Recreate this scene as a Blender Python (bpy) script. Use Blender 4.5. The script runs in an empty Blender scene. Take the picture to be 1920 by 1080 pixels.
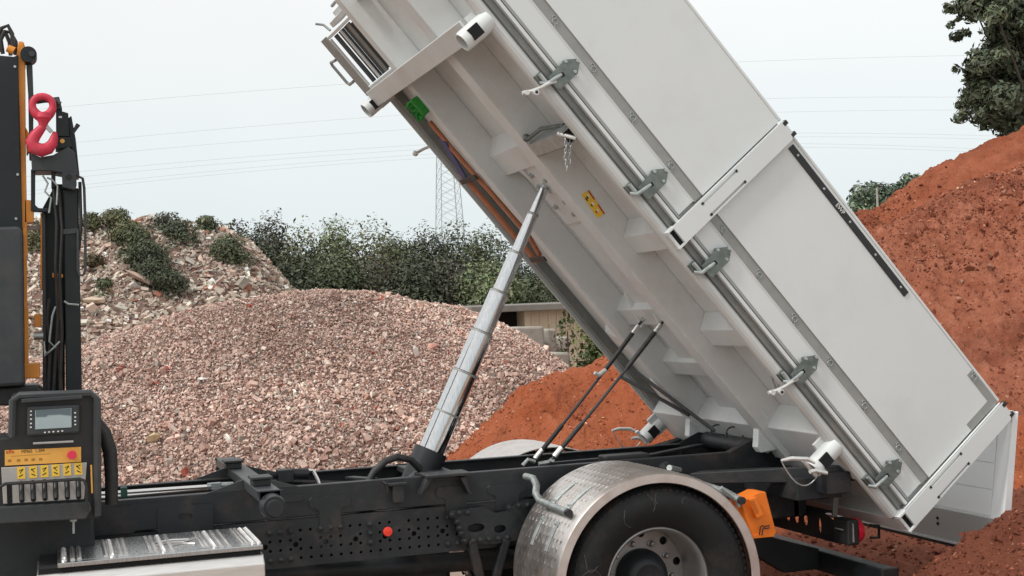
import bpy, math, random
import numpy as np
from mathutils import Matrix, Vector

random.seed(7)
RNG = np.random.default_rng(11)
SC = bpy.context.scene
COL = SC.collection

# ---------------------------------------------------------------- camera, light, exposure
cam_d = bpy.data.cameras.new('camera')
cam = bpy.data.objects.new('camera', cam_d)
COL.objects.link(cam)
cam_d.sensor_width = 36.0
cam_d.lens = 48.4882
cam_d.clip_start = 0.1
cam_d.clip_end = 3000
cam.matrix_world = Matrix(((0.9484516, 0.0334216, -0.3151549, -3.1373389),
    (-0.3142373, -0.0299924, -0.9488706, -8.2221543),
    (-0.0411650, 0.9989912, -0.0179440, 1.9702840),
    (0.0000000, 0.0000000, 0.0000000, 1.0000000)))
SC.camera = cam
SC.render.resolution_x = 1024
SC.render.resolution_y = 576

SUN_EL, SUN_AZ = math.radians(50), math.radians(-108)      # azimuth measured from +Y towards +X
sun_dir = Vector((math.sin(SUN_AZ) * math.cos(SUN_EL), math.cos(SUN_AZ) * math.cos(SUN_EL), math.sin(SUN_EL)))
world = bpy.data.worlds.new('World')
SC.world = world
world.use_nodes = True
nt = world.node_tree
nt.nodes.clear()
wo = nt.nodes.new('ShaderNodeOutputWorld')
bg = nt.nodes.new('ShaderNodeBackground')
sky = nt.nodes.new('ShaderNodeTexSky')
sky.sky_type = 'NISHITA'
sky.sun_disc = False
sky.sun_elevation = SUN_EL
sky.sun_rotation = SUN_AZ
sky.dust_density = 3.0
tc = nt.nodes.new('ShaderNodeTexCoord')
sep = nt.nodes.new('ShaderNodeSeparateXYZ')
ramp = nt.nodes.new('ShaderNodeValToRGB')
ramp.color_ramp.elements[0].position = 0.0
ramp.color_ramp.elements[0].color = (0.80, 0.885, 0.905, 1)
ramp.color_ramp.elements[1].position = 0.24
ramp.color_ramp.elements[1].color = (1.03, 1.04, 1.03, 1)
e = ramp.color_ramp.elements.new(0.11)
e.color = (0.90, 0.965, 0.975, 1)
cl = nt.nodes.new('ShaderNodeTexNoise')
cl.inputs['Scale'].default_value = 2.2
cl.inputs['Detail'].default_value = 4
clm = nt.nodes.new('ShaderNodeMapRange')
clm.inputs['From Min'].default_value = 0.3
clm.inputs['From Max'].default_value = 0.7
clm.inputs['To Min'].default_value = 9.4
clm.inputs['To Max'].default_value = 10.4
scl = nt.nodes.new('ShaderNodeVectorMath')
scl.operation = 'SCALE'
mx = nt.nodes.new('ShaderNodeMix')
mx.data_type = 'RGBA'
mx.inputs['Factor'].default_value = 0.93
nt.links.new(tc.outputs['Generated'], sep.inputs[0])
nt.links.new(tc.outputs['Generated'], cl.inputs['Vector'])
nt.links.new(cl.outputs['Fac'], clm.inputs['Value'])
nt.links.new(sep.outputs['Z'], ramp.inputs['Fac'])
nt.links.new(ramp.outputs['Color'], scl.inputs[0])
nt.links.new(clm.outputs['Result'], scl.inputs['Scale'])
nt.links.new(sky.outputs['Color'], mx.inputs['A'])
nt.links.new(scl.outputs['Vector'], mx.inputs['B'])
nt.links.new(mx.outputs['Result'], bg.inputs['Color'])
bg.inputs['Strength'].default_value = 0.1
nt.links.new(bg.outputs['Background'], wo.inputs['Surface'])

sun_d = bpy.data.lights.new('sun', 'SUN')
sun_d.energy = 2.3
sun_d.angle = math.radians(10)
sun_d.color = (1.0, 0.965, 0.92)
sun = bpy.data.objects.new('sun', sun_d)
COL.objects.link(sun)
sun.rotation_euler = (-sun_dir).to_track_quat('-Z', 'Y').to_euler()
sun.location = (-20, -20, 30)

SC.view_settings.view_transform = 'Standard'
SC.view_settings.look = 'None'
SC.view_settings.exposure = 0.0
SC.view_settings.gamma = 1.0
SC.view_settings.use_curve_mapping = False
SC.render.engine = 'CYCLES'

GZ = -0.105                                                 # ground level

# ---------------------------------------------------------------- materials
MATS = {}
def mat(name, col, rough=0.5, metal=0.0, col2=None, nscale=6.0, bump=0.0, bscale=40.0, spec=0.5, coat=0.0,
        attr=None, detail=4, r2=None, stretch=None, emit=None, dirt=None, bdist=0.02):
    m = bpy.data.materials.new(name)
    m.use_nodes = True
    t = m.node_tree
    b = t.nodes['Principled BSDF']
    b.inputs['Roughness'].default_value = rough
    b.inputs['Metallic'].default_value = metal
    b.inputs['Specular IOR Level'].default_value = spec
    b.inputs['Coat Weight'].default_value = coat
    b.inputs['Base Color'].default_value = (*col, 1)
    g = t.nodes.new('ShaderNodeNewGeometry')
    vec = g.outputs['Position']
    if stretch:
        mp = t.nodes.new('ShaderNodeMapping')
        mp.inputs['Scale'].default_value = stretch
        t.links.new(vec, mp.inputs['Vector'])
        vec = mp.outputs['Vector']
    src = None
    if attr:
        a = t.nodes.new('ShaderNodeAttribute')
        a.attribute_name = attr
        src = a.outputs['Color']
    if col2 is not None or r2 is not None:
        n = t.nodes.new('ShaderNodeTexNoise')
        n.inputs['Scale'].default_value = nscale
        n.inputs['Detail'].default_value = detail
        n.inputs['Roughness'].default_value = 0.65
        t.links.new(vec, n.inputs['Vector'])
        cr = t.nodes.new('ShaderNodeValToRGB')
        cr.color_ramp.elements[0].position = 0.33
        cr.color_ramp.elements[1].position = 0.67
        cr.color_ramp.elements[0].color = (*col, 1)
        cr.color_ramp.elements[1].color = (*(col2 or col), 1)
        t.links.new(n.outputs['Fac'], cr.inputs['Fac'])
        if col2 is not None:
            if src is not None:
                mm = t.nodes.new('ShaderNodeMix')
                mm.data_type = 'RGBA'
                mm.blend_type = 'MULTIPLY'
                mm.inputs['Factor'].default_value = 1.0
                t.links.new(src, mm.inputs['A'])
                t.links.new(cr.outputs['Color'], mm.inputs['B'])
                src = mm.outputs['Result']
            else:
                src = cr.outputs['Color']
        if r2 is not None:
            mr = t.nodes.new('ShaderNodeMapRange')
            mr.inputs['From Min'].default_value = 0.3
            mr.inputs['From Max'].default_value = 0.7
            mr.inputs['To Min'].default_value = rough
            mr.inputs['To Max'].default_value = r2
            t.links.new(n.outputs['Fac'], mr.inputs['Value'])
            t.links.new(mr.outputs['Result'], b.inputs['Roughness'])
    if dirt is not None:                                      # splashes / dust patches: colour, scale, low, high, amount
        dcol, dsc, lo, hi, amt = dirt
        dn = t.nodes.new('ShaderNodeTexNoise')
        dn.inputs['Scale'].default_value = dsc
        dn.inputs['Detail'].default_value = 7
        dn.inputs['Roughness'].default_value = 0.7
        t.links.new(g.outputs['Position'], dn.inputs['Vector'])
        dm = t.nodes.new('ShaderNodeMapRange')
        dm.inputs['From Min'].default_value = lo
        dm.inputs['From Max'].default_value = hi
        dm.inputs['To Max'].default_value = amt
        t.links.new(dn.outputs['Fac'], dm.inputs['Value'])
        mm = t.nodes.new('ShaderNodeMix')
        mm.data_type = 'RGBA'
        t.links.new(dm.outputs['Result'], mm.inputs['Factor'])
        if src is not None:
            t.links.new(src, mm.inputs['A'])
        else:
            mm.inputs['A'].default_value = (*col, 1)
        mm.inputs['B'].default_value = (*dcol, 1)
        src = mm.outputs['Result']
    if src is not None:
        t.links.new(src, b.inputs['Base Color'])
    if bump:
        n2 = t.nodes.new('ShaderNodeTexNoise')
        n2.inputs['Scale'].default_value = bscale
        n2.inputs['Detail'].default_value = 6
        n2.inputs['Roughness'].default_value = 0.65
        t.links.new(vec, n2.inputs['Vector'])
        bp = t.nodes.new('ShaderNodeBump')
        bp.inputs['Strength'].default_value = bump
        bp.inputs['Distance'].default_value = bdist
        t.links.new(n2.outputs['Fac'], bp.inputs['Height'])
        t.links.new(bp.outputs['Normal'], b.inputs['Normal'])
    if emit:
        b.inputs['Emission Color'].default_value = (*emit[0], 1)
        b.inputs['Emission Strength'].default_value = emit[1]
    MATS[name] = m
    return m

DUST = (0.42, 0.33, 0.27)
WHITE = mat('white_paint', (0.635, 0.665, 0.662), 0.40, col2=(0.675, 0.70, 0.695), nscale=1.3, r2=0.55, bump=0.03, bscale=5, dirt=(DUST, 2.3, 0.52, 0.85, 0.16))
GATEW = mat('brightened_gate_white', (0.83, 0.86, 0.86), 0.25, col2=(0.86, 0.885, 0.885), nscale=1.5, r2=0.35)  # light on the gate's inner face put into a paler, bluish white
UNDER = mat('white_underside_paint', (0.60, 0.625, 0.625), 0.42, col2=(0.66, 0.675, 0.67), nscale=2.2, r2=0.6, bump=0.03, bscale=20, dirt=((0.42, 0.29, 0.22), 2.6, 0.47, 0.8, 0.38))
TOOLGREY = mat('primer_grey', (0.27, 0.275, 0.265), 0.55, 0.2, col2=(0.32, 0.325, 0.31), nscale=9, dirt=(DUST, 5, 0.55, 0.85, 0.3))
CHANNEL = mat('channel_steel', (0.17, 0.18, 0.175), 0.5, 0.3, col2=(0.23, 0.24, 0.23), nscale=7, dirt=(DUST, 4, 0.5, 0.8, 0.4))
DARK = mat('chassis_paint', (0.015, 0.018, 0.021), 0.45, col2=(0.023, 0.0265, 0.0295), nscale=5, r2=0.58, spec=0.38, bump=0.04, bscale=60, dirt=((0.13, 0.085, 0.065), 5, 0.5, 0.85, 0.5))
DARK2 = mat('crane_dark_paint', (0.009, 0.013, 0.015), 0.42, col2=(0.014, 0.018, 0.020), spec=0.35, nscale=4, r2=0.5, dirt=((0.05, 0.045, 0.04), 6, 0.52, 0.85, 0.4))
GREYP = mat('crane_grey_paint', (0.034, 0.039, 0.043), 0.45, col2=(0.045, 0.050, 0.054), spec=0.4, nscale=5, dirt=((0.12, 0.10, 0.09), 7, 0.5, 0.85, 0.4))
BLACK = mat('black_plastic', (0.012, 0.013, 0.014), 0.5, col2=(0.02, 0.021, 0.022), nscale=20)
HOLE = mat('hole_black', (0.006, 0.006, 0.007), 0.9)
RUBBER = mat('tyre_rubber', (0.008, 0.009, 0.010), 0.6, spec=0.3, col2=(0.013, 0.014, 0.015), nscale=5, bump=0.08, bscale=60, dirt=((0.10, 0.065, 0.05), 3.5, 0.5, 0.8, 0.45))
SCUFF = mat('chalk_scuff', (0.15, 0.15, 0.145), 0.9, col2=(0.05, 0.05, 0.05), nscale=50)
HOSE = mat('hose_rubber', (0.014, 0.014, 0.015), 0.55, bump=0.1, bscale=90, col2=(0.03, 0.03, 0.03), nscale=40)
GALV = mat('galvanised_steel', (0.33, 0.37, 0.37), 0.42, 0.75, col2=(0.50, 0.53, 0.52), nscale=26, r2=0.55, bump=0.03, bscale=60)
GALVD = mat('galvanised_latch', (0.115, 0.135, 0.125), 0.38, 0.55, col2=(0.20, 0.225, 0.21), nscale=22, r2=0.5)
ALU = mat('tread_aluminium', (0.66, 0.62, 0.59), 0.30, 0.95, col2=(0.74, 0.695, 0.665), nscale=12, r2=0.42, bump=0.02, bscale=90, dirt=((0.50, 0.40, 0.34), 7, 0.48, 0.8, 0.55))
STEELW = mat('polished_step_aluminium', (0.70, 0.68, 0.66), 0.28, 0.9, col2=(0.80, 0.78, 0.76), nscale=8, r2=0.4, stretch=(1, 1, 14))
CHROME = mat('ground_steel', (0.70, 0.71, 0.72), 0.05, 1.0, col2=(0.55, 0.56, 0.57), nscale=14, r2=0.13, stretch=(8, 8, .6))
RAILP = mat('rail_grey_white', (0.50, 0.51, 0.50), 0.42, col2=(0.56, 0.57, 0.56), nscale=3, dirt=((0.36, 0.28, 0.23), 3, 0.5, 0.8, 0.4))
RIM = mat('rim_silver', (0.27, 0.267, 0.263), 0.38, 0.6, col2=(0.36, 0.353, 0.345), nscale=9, dirt=((0.25, 0.2, 0.17), 9, 0.5, 0.8, 0.5))
ORANGE = mat('orange_crane_paint', (0.72, 0.27, 0.025), 0.4, col2=(0.62, 0.22, 0.02), nscale=6)
CHOCKO = mat('orange_plastic', (0.84, 0.20, 0.012), 0.45, col2=(0.74, 0.17, 0.01), nscale=12)
RED = mat('hook_red_paint', (0.64, 0.05, 0.09), 0.5, col2=(0.52, 0.04, 0.07), nscale=14, spec=0.3, dirt=((0.42, 0.20, 0.20), 18, 0.56, 0.8, 0.6))
REDP = mat('red_reflector', (0.85, 0.05, 0.025), 0.25)
LAMPRED = mat('red_lamp_lens', (0.70, 0.012, 0.045), 0.12, coat=0.6)
PINKB = mat('stop_button_red', (0.70, 0.03, 0.08), 0.35)
LABELO = mat('label_orange', (0.78, 0.40, 0.075), 0.5, col2=(0.72, 0.37, 0.07), nscale=20)
LABELY = mat('label_yellow', (0.82, 0.52, 0.05), 0.5)
INKR = mat('print_red', (0.45, 0.02, 0.015), 0.6)
INKK = mat('print_black', (0.02, 0.018, 0.015), 0.6)
INKW = mat('print_white', (0.75, 0.75, 0.72), 0.6)
PANELG = mat('control_plate_grey', (0.36, 0.35, 0.335), 0.5, 0.3, col2=(0.42, 0.405, 0.385), nscale=18)
SCREEN = mat('lcd_screen', (0.33, 0.41, 0.43), 0.22, col2=(0.37, 0.45, 0.47), nscale=14)
SCREEND = mat('lcd_screen_band', (0.11, 0.15, 0.17), 0.22)
GREEN = mat('broom_green', (0.02, 0.27, 0.03), 0.6, col2=(0.015, 0.18, 0.02), nscale=40)
WOODO = mat('handle_wood', (0.42, 0.15, 0.07), 0.6, col2=(0.52, 0.20, 0.10), nscale=8, stretch=(6, 6, 1))
BLUE = mat('shovel_blue', (0.04, 0.05, 0.16), 0.5)
BRISTLE = mat('bristle_tan', (0.55, 0.36, 0.22), 0.8)
HANDLEW = mat('lever_white', (0.58, 0.59, 0.57), 0.35, 0.3, col2=(0.70, 0.70, 0.68), nscale=30)
CONC = mat('concrete', (0.30, 0.275, 0.24), 0.9, col2=(0.42, 0.39, 0.345), nscale=2.5, bump=0.4, bscale=12, dirt=((0.12, 0.11, 0.09), 1.4, 0.5, 0.8, 0.6))
SHEDW = mat('shed_cream_wall', (0.56, 0.47, 0.34), 0.85, col2=(0.50, 0.42, 0.31), nscale=1.5)
SHEDR = mat('shed_roof', (0.17, 0.16, 0.145), 0.85, col2=(0.23, 0.215, 0.195), nscale=1.5)
PYLON = mat('pylon_steel', (0.36, 0.41, 0.43), 0.7, 0.0)
WIRE = mat('wire', (0.70, 0.75, 0.76), 0.8)
STEELD = mat('tread_plate_steel', (0.40, 0.405, 0.41), 0.24, 0.95, col2=(0.50, 0.505, 0.51), nscale=14, r2=0.36, stretch=(10, 1, 1))
STONE = mat('crushed_brick_stone', (0.80, 0.80, 0.80), 0.95, attr='col', col2=(1.0, 1.0, 1.0), nscale=30, spec=0.2)
GROUND = mat('ground_dirt', (0.29, 0.22, 0.18), 0.95, col2=(0.38, 0.30, 0.25), nscale=1.1, bump=0.6, bscale=9, spec=0.2)
PILEB = mat('gravel_bed', (0.13, 0.08, 0.065), 0.95, col2=(0.22, 0.15, 0.125), nscale=9, bump=0.6, bscale=30, spec=0.2)
SOILB = mat('orange_red_soil', (0.34, 0.090, 0.038), 0.95, col2=(0.45, 0.145, 0.070), dirt=((0.20, 0.056, 0.028), 1.3, 0.5, 0.72, 0.7), nscale=2.6, bump=1.0, bscale=17, bdist=0.06, spec=0.12, detail=9)
SOIL = mat('red_soil', (0.26, 0.074, 0.036), 0.95, col2=(0.39, 0.130, 0.070), nscale=1.9, bump=1.0, bscale=11, bdist=0.10, spec=0.12, detail=9, dirt=((0.17, 0.055, 0.032), 0.8, 0.48, 0.75, 0.7))
SOILC = mat('crumbly_red_soil', (0.26, 0.080, 0.044), 0.95, col2=(0.42, 0.165, 0.100), nscale=3.2, bump=1.0, bscale=9, bdist=0.09, spec=0.12, detail=10, dirt=((0.14, 0.045, 0.027), 0.6, 0.47, 0.66, 0.85))
SOILD = mat('dark_red_soil', (0.155, 0.050, 0.030), 0.95, col2=(0.215, 0.074, 0.043), nscale=2.0, bump=1.0, bscale=20, bdist=0.05, spec=0.15, detail=9)  # darker red for the tipped and spilled soil
CLOD = mat('red_clod', (0.85, 0.85, 0.85), 0.95, attr='col', col2=(1, 1, 1), nscale=40, spec=0.15)
LEAF = mat('leaf', (0.8, 0.8, 0.8), 0.6, attr='col', col2=(1, 1, 1), nscale=0.7, spec=0.3)
BARK = mat('bark', (0.07, 0.055, 0.042), 0.95, col2=(0.11, 0.09, 0.07), nscale=10, bump=0.5, bscale=30)

# ---------------------------------------------------------------- mesh helpers
WM = {}                                                      # world matrices of everything that parents something
def wmat(o):
    return WM.get(o.name, Matrix.Identity(4))

BF = Matrix(((0.6378722, 0.0000000, 0.7701422, 1.5626024),
    (0.0000000, 1.0000000, 0.0000000, 0.0000000),
    (-0.7701422, 0.0000000, 0.6378722, 0.6054988),
    (0.0000000, 0.0000000, 0.0000000, 1.0000000)))                                           # dump body frame: x down the floor to the rear, y across, z off the floor

def sharpen(bm, deg=38):
    for e in bm.edges:
        if len(e.link_faces) == 2 and e.calc_face_angle(0) > math.radians(deg):
            e.smooth = False

class MB:
    """collects shapes and links them as one mesh object"""
    def __init__(self, F=None):
        self.v, self.f, self.m, self.s = [], [], [], []
        self.F = F
        self.cur = 0
        self.mats = []
    def mt(self, m):
        if m not in self.mats:
            self.mats.append(m)
        self.cur = self.mats.index(m)
        return self
    def add(self, vs, fs, smooth=False):
        o = len(self.v)
        self.v += [tuple(p) for p in vs]
        for f in fs:
            self.f.append([i + o for i in f])
            self.m.append(self.cur)
            self.s.append(smooth)
        return self
    def box(self, x0, x1, y0, y1, z0, z1):
        p = [(x, y, z) for x in (x0, x1) for y in (y0, y1) for z in (z0, z1)]
        return self.add(p, [(0, 1, 3, 2), (4, 6, 7, 5), (0, 4, 5, 1), (2, 3, 7, 6), (0, 2, 6, 4), (1, 5, 7, 3)])
    def hexa(self, p):
        """eight corners: bottom ring of four, top ring of four"""
        return self.add(p, [(3, 2, 1, 0), (4, 5, 6, 7), (0, 1, 5, 4), (1, 2, 6, 5), (2, 3, 7, 6), (3, 0, 4, 7)])
    def beam(self, p0, p1, w, h, up=(0, 0, 1)):
        p0, p1 = Vector(p0), Vector(p1)
        d = (p1 - p0).normalized()
        s = d.cross(Vector(up)).normalized()
        u = s.cross(d)
        r = []
        for c in (p0, p1):
            r.append([c + s * a * w / 2 + u * b * h / 2 for a, b in ((-1, -1), (1, -1), (1, 1), (-1, 1))])
        return self.hexa(r[0] + r[1])
    def prism(self, poly, d0, d1, axis='y'):
        """poly in the two other axes, pushed along axis"""
        n = len(poly)
        def P(a, b, d):
            return {'y': (a, d, b), 'z': (a, b, d), 'x': (d, a, b)}[axis]
        vs = [P(a, b, d0) for a, b in poly] + [P(a, b, d1) for a, b in poly]
        fs = [tuple(range(n))[::-1], tuple(range(n, 2 * n))]
        fs += [(i, (i + 1) % n, (i + 1) % n + n, i + n) for i in range(n)]
        return self.add(vs, fs)
    def ring(self, rings, caps=(True, True), closed=False, smooth=True):
        """list of vertex loops of equal length, skinned"""
        n = len(rings[0])
        vs = [p for r in rings for p in r]
        fs = []
        k = len(rings)
        for i in range(k if closed else k - 1):
            a, b = i * n, ((i + 1) % k) * n
            fs += [(a + j, a + (j + 1) % n, b + (j + 1) % n, b + j) for j in range(n)]
        self.add(vs, fs, smooth)
        if not closed:
            if caps[0]:
                self.add(rings[0], [tuple(range(n))[::-1]])
            if caps[1]:
                self.add(rings[-1], [tuple(range(n))])
        return self
    def tube(self, pts, r, seg=8, closed=False, caps=(True, True)):
        pts = [Vector(p) for p in pts]
        rs = r if isinstance(r, (list, tuple)) else [r] * len(pts)
        k = len(pts)
        up = None
        rings = []
        for i, p in enumerate(pts):
            a = pts[(i - 1) % k] if (closed or i > 0) else p
            b = pts[(i + 1) % k] if (closed or i < k - 1) else p
            d = (b - a).normalized()
            if up is None:
                up = d.orthogonal().normalized()
            up = (up - d * up.dot(d))
            up = up.normalized() if up.length > 1e-6 else d.orthogonal().normalized()
            s = d.cross(up)
            rings.append([p + (up * math.cos(t) + s * math.sin(t)) * rs[i] for t in [2 * math.pi * j / seg for j in range(seg)]])
        return self.ring(rings, caps, closed)
    def cyl(self, p0, p1, r0, r1=None, seg=16, caps=(True, True)):
        return self.tube([p0, p1], [r0, r0 if r1 is None else r1], seg, caps=caps)
    def lathe(self, prof, c, axis='y', seg=48, closed=False, a0=0.0, a1=None):
        """prof: (distance along axis, radius)"""
        c = Vector(c)
        full = a1 is None
        a1 = 2 * math.pi if full else a1
        cnt = seg if full else seg + 1
        def P(d, r, t):
            if axis == 'y':
                return c + Vector((r * math.cos(t), d, r * math.sin(t)))
            if axis == 'z':
                return c + Vector((r * math.cos(t), r * math.sin(t), d))
            return c + Vector((d, r * math.cos(t), r * math.sin(t)))
        vs, fs = [], []
        for j in range(cnt):
            t = a0 + (a1 - a0) * j / seg
            vs += [P(d, r, t) for d, r in prof]
        n = len(prof)
        for j in range(cnt if full else cnt - 1):
            k = (j + 1) % cnt
            for i in range(n if closed else n - 1):
                i2 = (i + 1) % n
                fs.append((j * n + i, j * n + i2, k * n + i2, k * n + i))
        self.add(vs, fs, True)
        if not full and closed:
            self.add(vs[:n], [tuple(range(n))])
            self.add(vs[-n:], [tuple(range(n))[::-1]])
        return self
    def ball(self, c, r, seg=10, rings=6, sc=(1, 1, 1)):
        prof = [(-r * math.cos(math.pi * i / rings), max(r * math.sin(math.pi * i / rings), 1e-4)) for i in range(rings + 1)]
        c = Vector(c)
        vs, fs = [], []
        for j in range(seg):
            t = 2 * math.pi * j / seg
            vs += [(c.x + q * math.cos(t) * sc[0], c.y + q * math.sin(t) * sc[1], c.z + d * sc[2]) for d, q in prof]
        n = len(prof)
        for j in range(seg):
            k = (j + 1) % seg
            fs += [(j * n + i, k * n + i, k * n + i + 1, j * n + i + 1) for i in range(n - 1)]
        return self.add(vs, fs, True)
    def mesh(self, name, origin=None):
        v = np.array(self.v, dtype=np.float64)
        if self.F is not None:
            M = np.array(self.F)
            v = v @ M[:3, :3].T + M[:3, 3]
        if origin is None:
            origin = (v.min(0) + v.max(0)) / 2
        me = bpy.data.meshes.new(name)
        me.from_pydata((v - np.array(origin)).tolist(), [], self.f)
        for m in self.mats:
            me.materials.append(m)
        me.polygons.foreach_set('material_index', self.m)
        me.polygons.foreach_set('use_smooth', self.s)
        me.update()
        return me, Vector(origin)
    def build(self, name, material=None, parent=None, bevel=0.0, label=None):
        if not self.mats:
            self.mats = [material]
        me, o = self.mesh(name)
        import bmesh
        bm = bmesh.new()
        bm.from_mesh(me)
        bmesh.ops.recalc_face_normals(bm, faces=bm.faces)
        sharpen(bm)
        bm.to_mesh(me)
        bm.free()
        return place(name, me, Matrix.Translation(o), parent, bevel, label)

def place(name, me, M, parent=None, bevel=0.0, label=None):
    ob = bpy.data.objects.new(name, me)
    COL.objects.link(ob)
    if parent is not None:
        ob.parent = parent
        ob.matrix_parent_inverse = wmat(parent).inverted()
    ob.matrix_basis = M
    WM[ob.name] = M.copy()
    if bevel:
        b = ob.modifiers.new('bevel', 'BEVEL')
        b.width = bevel
        b.segments = 2
        b.limit_method = 'ANGLE'
        b.angle_limit = math.radians(40)
    if label:
        ob['label'] = label
    return ob

def empty(name, loc):
    ob = bpy.data.objects.new(name, None)
    COL.objects.link(ob)
    ob.location = loc
    ob.empty_display_size = 0.2
    WM[ob.name] = Matrix.Translation(Vector(loc))
    return ob

def tag(o, label=None, cat=None, group=None, kind=None):
    if label: o['label'] = label
    if cat: o['category'] = cat
    if group: o['group'] = group
    if kind: o['kind'] = kind
    return o

def local_mesh(mb, name, origin=(0, 0, 0)):
    """mesh kept in the coordinates it was drawn in, for repeats"""
    import bmesh
    me, _ = mb.mesh(name, origin)
    bm = bmesh.new()
    bm.from_mesh(me)
    bmesh.ops.recalc_face_normals(bm, faces=bm.faces)
    sharpen(bm)
    bm.to_mesh(me)
    bm.free()
    return me

def plate(name, outer, holes, thick, material, M, parent, bevel=0.0):
    """flat plate with real cut-outs: outline and holes in its own x, y; M places it; thickness along its z"""
    cu = bpy.data.curves.new(name, 'CURVE')
    cu.dimensions = '2D'
    cu.fill_mode = 'BOTH'
    cu.extrude = thick / 2
    for poly in [outer] + holes:
        sp = cu.splines.new('POLY')
        sp.points.add(len(poly) - 1)
        for pt, (a, b) in zip(sp.points, poly):
            pt.co = (a, b, 0, 1)
        sp.use_cyclic_u = True
    tmp = bpy.data.objects.new(name, cu)
    me = bpy.data.meshes.new_from_object(tmp)
    bpy.data.objects.remove(tmp)
    bpy.data.curves.remove(cu)
    me.name = name
    me.materials.clear()
    me.materials.append(material)
    return place(name, me, M, parent, bevel)

def circle(x, y, r, n=10):
    return [(x + r * math.cos(2 * math.pi * i / n), y + r * math.sin(2 * math.pi * i / n)) for i in range(n)]

def slot(x, y, w, h, r, n=4):
    """rounded rectangle"""
    out = []
    for cx, cy, t0 in ((x + w / 2 - r, y + h / 2 - r, 0), (x - w / 2 + r, y + h / 2 - r, 90), (x - w / 2 + r, y - h / 2 + r, 180), (x + w / 2 - r, y - h / 2 + r, 270)):
        for i in range(n + 1):
            t = math.radians(t0 + 90 * i / n)
            out.append((cx + r * math.cos(t), cy + r * math.sin(t)))
    return out

def lettering(name, text, size, material, M, parent):
    cu = bpy.data.curves.new(name, 'FONT')
    cu.body = text
    cu.size = size
    cu.align_x = 'LEFT'
    cu.extrude = 0.0008
    cu.resolution_u = 2
    tmp = bpy.data.objects.new(name, cu)
    me = bpy.data.meshes.new_from_object(tmp)
    bpy.data.objects.remove(tmp)
    bpy.data.curves.remove(cu)
    me.name = name
    me.materials.clear()
    me.materials.append(material)
    return place(name, me, M, parent)

SIDE = Matrix.Rotation(math.radians(90), 4, 'X')             # plate x,y -> world x,z ; plate normal -> -y (towards the viewer's side)
def side_at(x, y, z):
    return Matrix.Translation((x, y, z)) @ SIDE

# value noise, vectorised
_LAT = RNG.random((256, 256))
def vnoise(x, y):
    xi, yi = np.floor(x).astype(int), np.floor(y).astype(int)
    fx, fy = x - xi, y - yi
    fx, fy = fx * fx * (3 - 2 * fx), fy * fy * (3 - 2 * fy)
    g = lambda a, b: _LAT[a % 256, b % 256]
    return (g(xi, yi) * (1 - fx) * (1 - fy) + g(xi + 1, yi) * fx * (1 - fy) + g(xi, yi + 1) * (1 - fx) * fy + g(xi + 1, yi + 1) * fx * fy) - 0.5
def fbm(x, y, o=4, lac=2.1, gain=0.5):
    s, a = 0, 1.0
    for i in range(o):
        s = s + a * vnoise(x + 17.3 * i, y + 5.1 * i)
        x, y, a = x * lac, y * lac, a * gain
    return s

def np_mesh(name, V, F, material, colors=None, smooth=False):
    """V (n,3), F (m,k) -> mesh; colors per face corner from per-vertex array"""
    me = bpy.data.meshes.new(name)
    k = F.shape[1]
    me.vertices.add(len(V))
    me.vertices.foreach_set('co', V.astype(np.float32).ravel())
    me.loops.add(F.size)
    me.loops.foreach_set('vertex_index', F.astype(np.int32).ravel())
    me.polygons.add(len(F))
    me.polygons.foreach_set('loop_start', (np.arange(len(F)) * k).astype(np.int32))
    me.polygons.foreach_set('loop_total', np.full(len(F), k, dtype=np.int32))
    me.polygons.foreach_set('use_smooth', np.full(len(F), smooth))
    if colors is not None:
        at = me.attributes.new('col', 'FLOAT_COLOR', 'POINT')
        at.data.foreach_set('color', np.c_[colors, np.ones(len(colors))].astype(np.float32).ravel())
    me.materials.append(material)
    me.update(calc_edges=True)
    me.validate()
    return me
# ---------------------------------------------------------------- setting: ground, heaps
def grid_mesh(name, x, y, Z, material, clip=None, smooth=True):
    nx, ny = len(x), len(y)
    XX, YY = np.meshgrid(x, y, indexing='ij')
    V = np.c_[XX.ravel(), YY.ravel(), Z.ravel()]
    i, j = np.meshgrid(np.arange(nx - 1), np.arange(ny - 1), indexing='ij')
    a = (i * ny + j).ravel()
    F = np.c_[a, a + ny, a + ny + 1, a + 1]
    if clip is not None:
        keep = (V[F, 2].max(1) > clip)
        F = F[keep]
        used = np.unique(F)
        remap = np.full(len(V), -1)
        remap[used] = np.arange(len(used))
        V, F = V[used], remap[F]
    return np_mesh(name, V, F, material, smooth=smooth)

gx = np.concatenate([np.linspace(-600, -30, 12), np.linspace(-24, 24, 120), np.linspace(30, 600, 12)])
gy = np.concatenate([np.linspace(-30, -12, 6), np.linspace(-11, 40, 120), np.linspace(48, 900, 16)])
GX, GY = np.meshgrid(gx, gy, indexing='ij')
ground = place('ground', grid_mesh('ground', gx, gy, GZ - 0.02 + 0.06 * fbm(GX * .7, GY * .7) * (np.abs(GX) < 25) * (np.abs(GY) < 40), GROUND), Matrix.Identity(4))
tag(ground, kind='structure')

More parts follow.
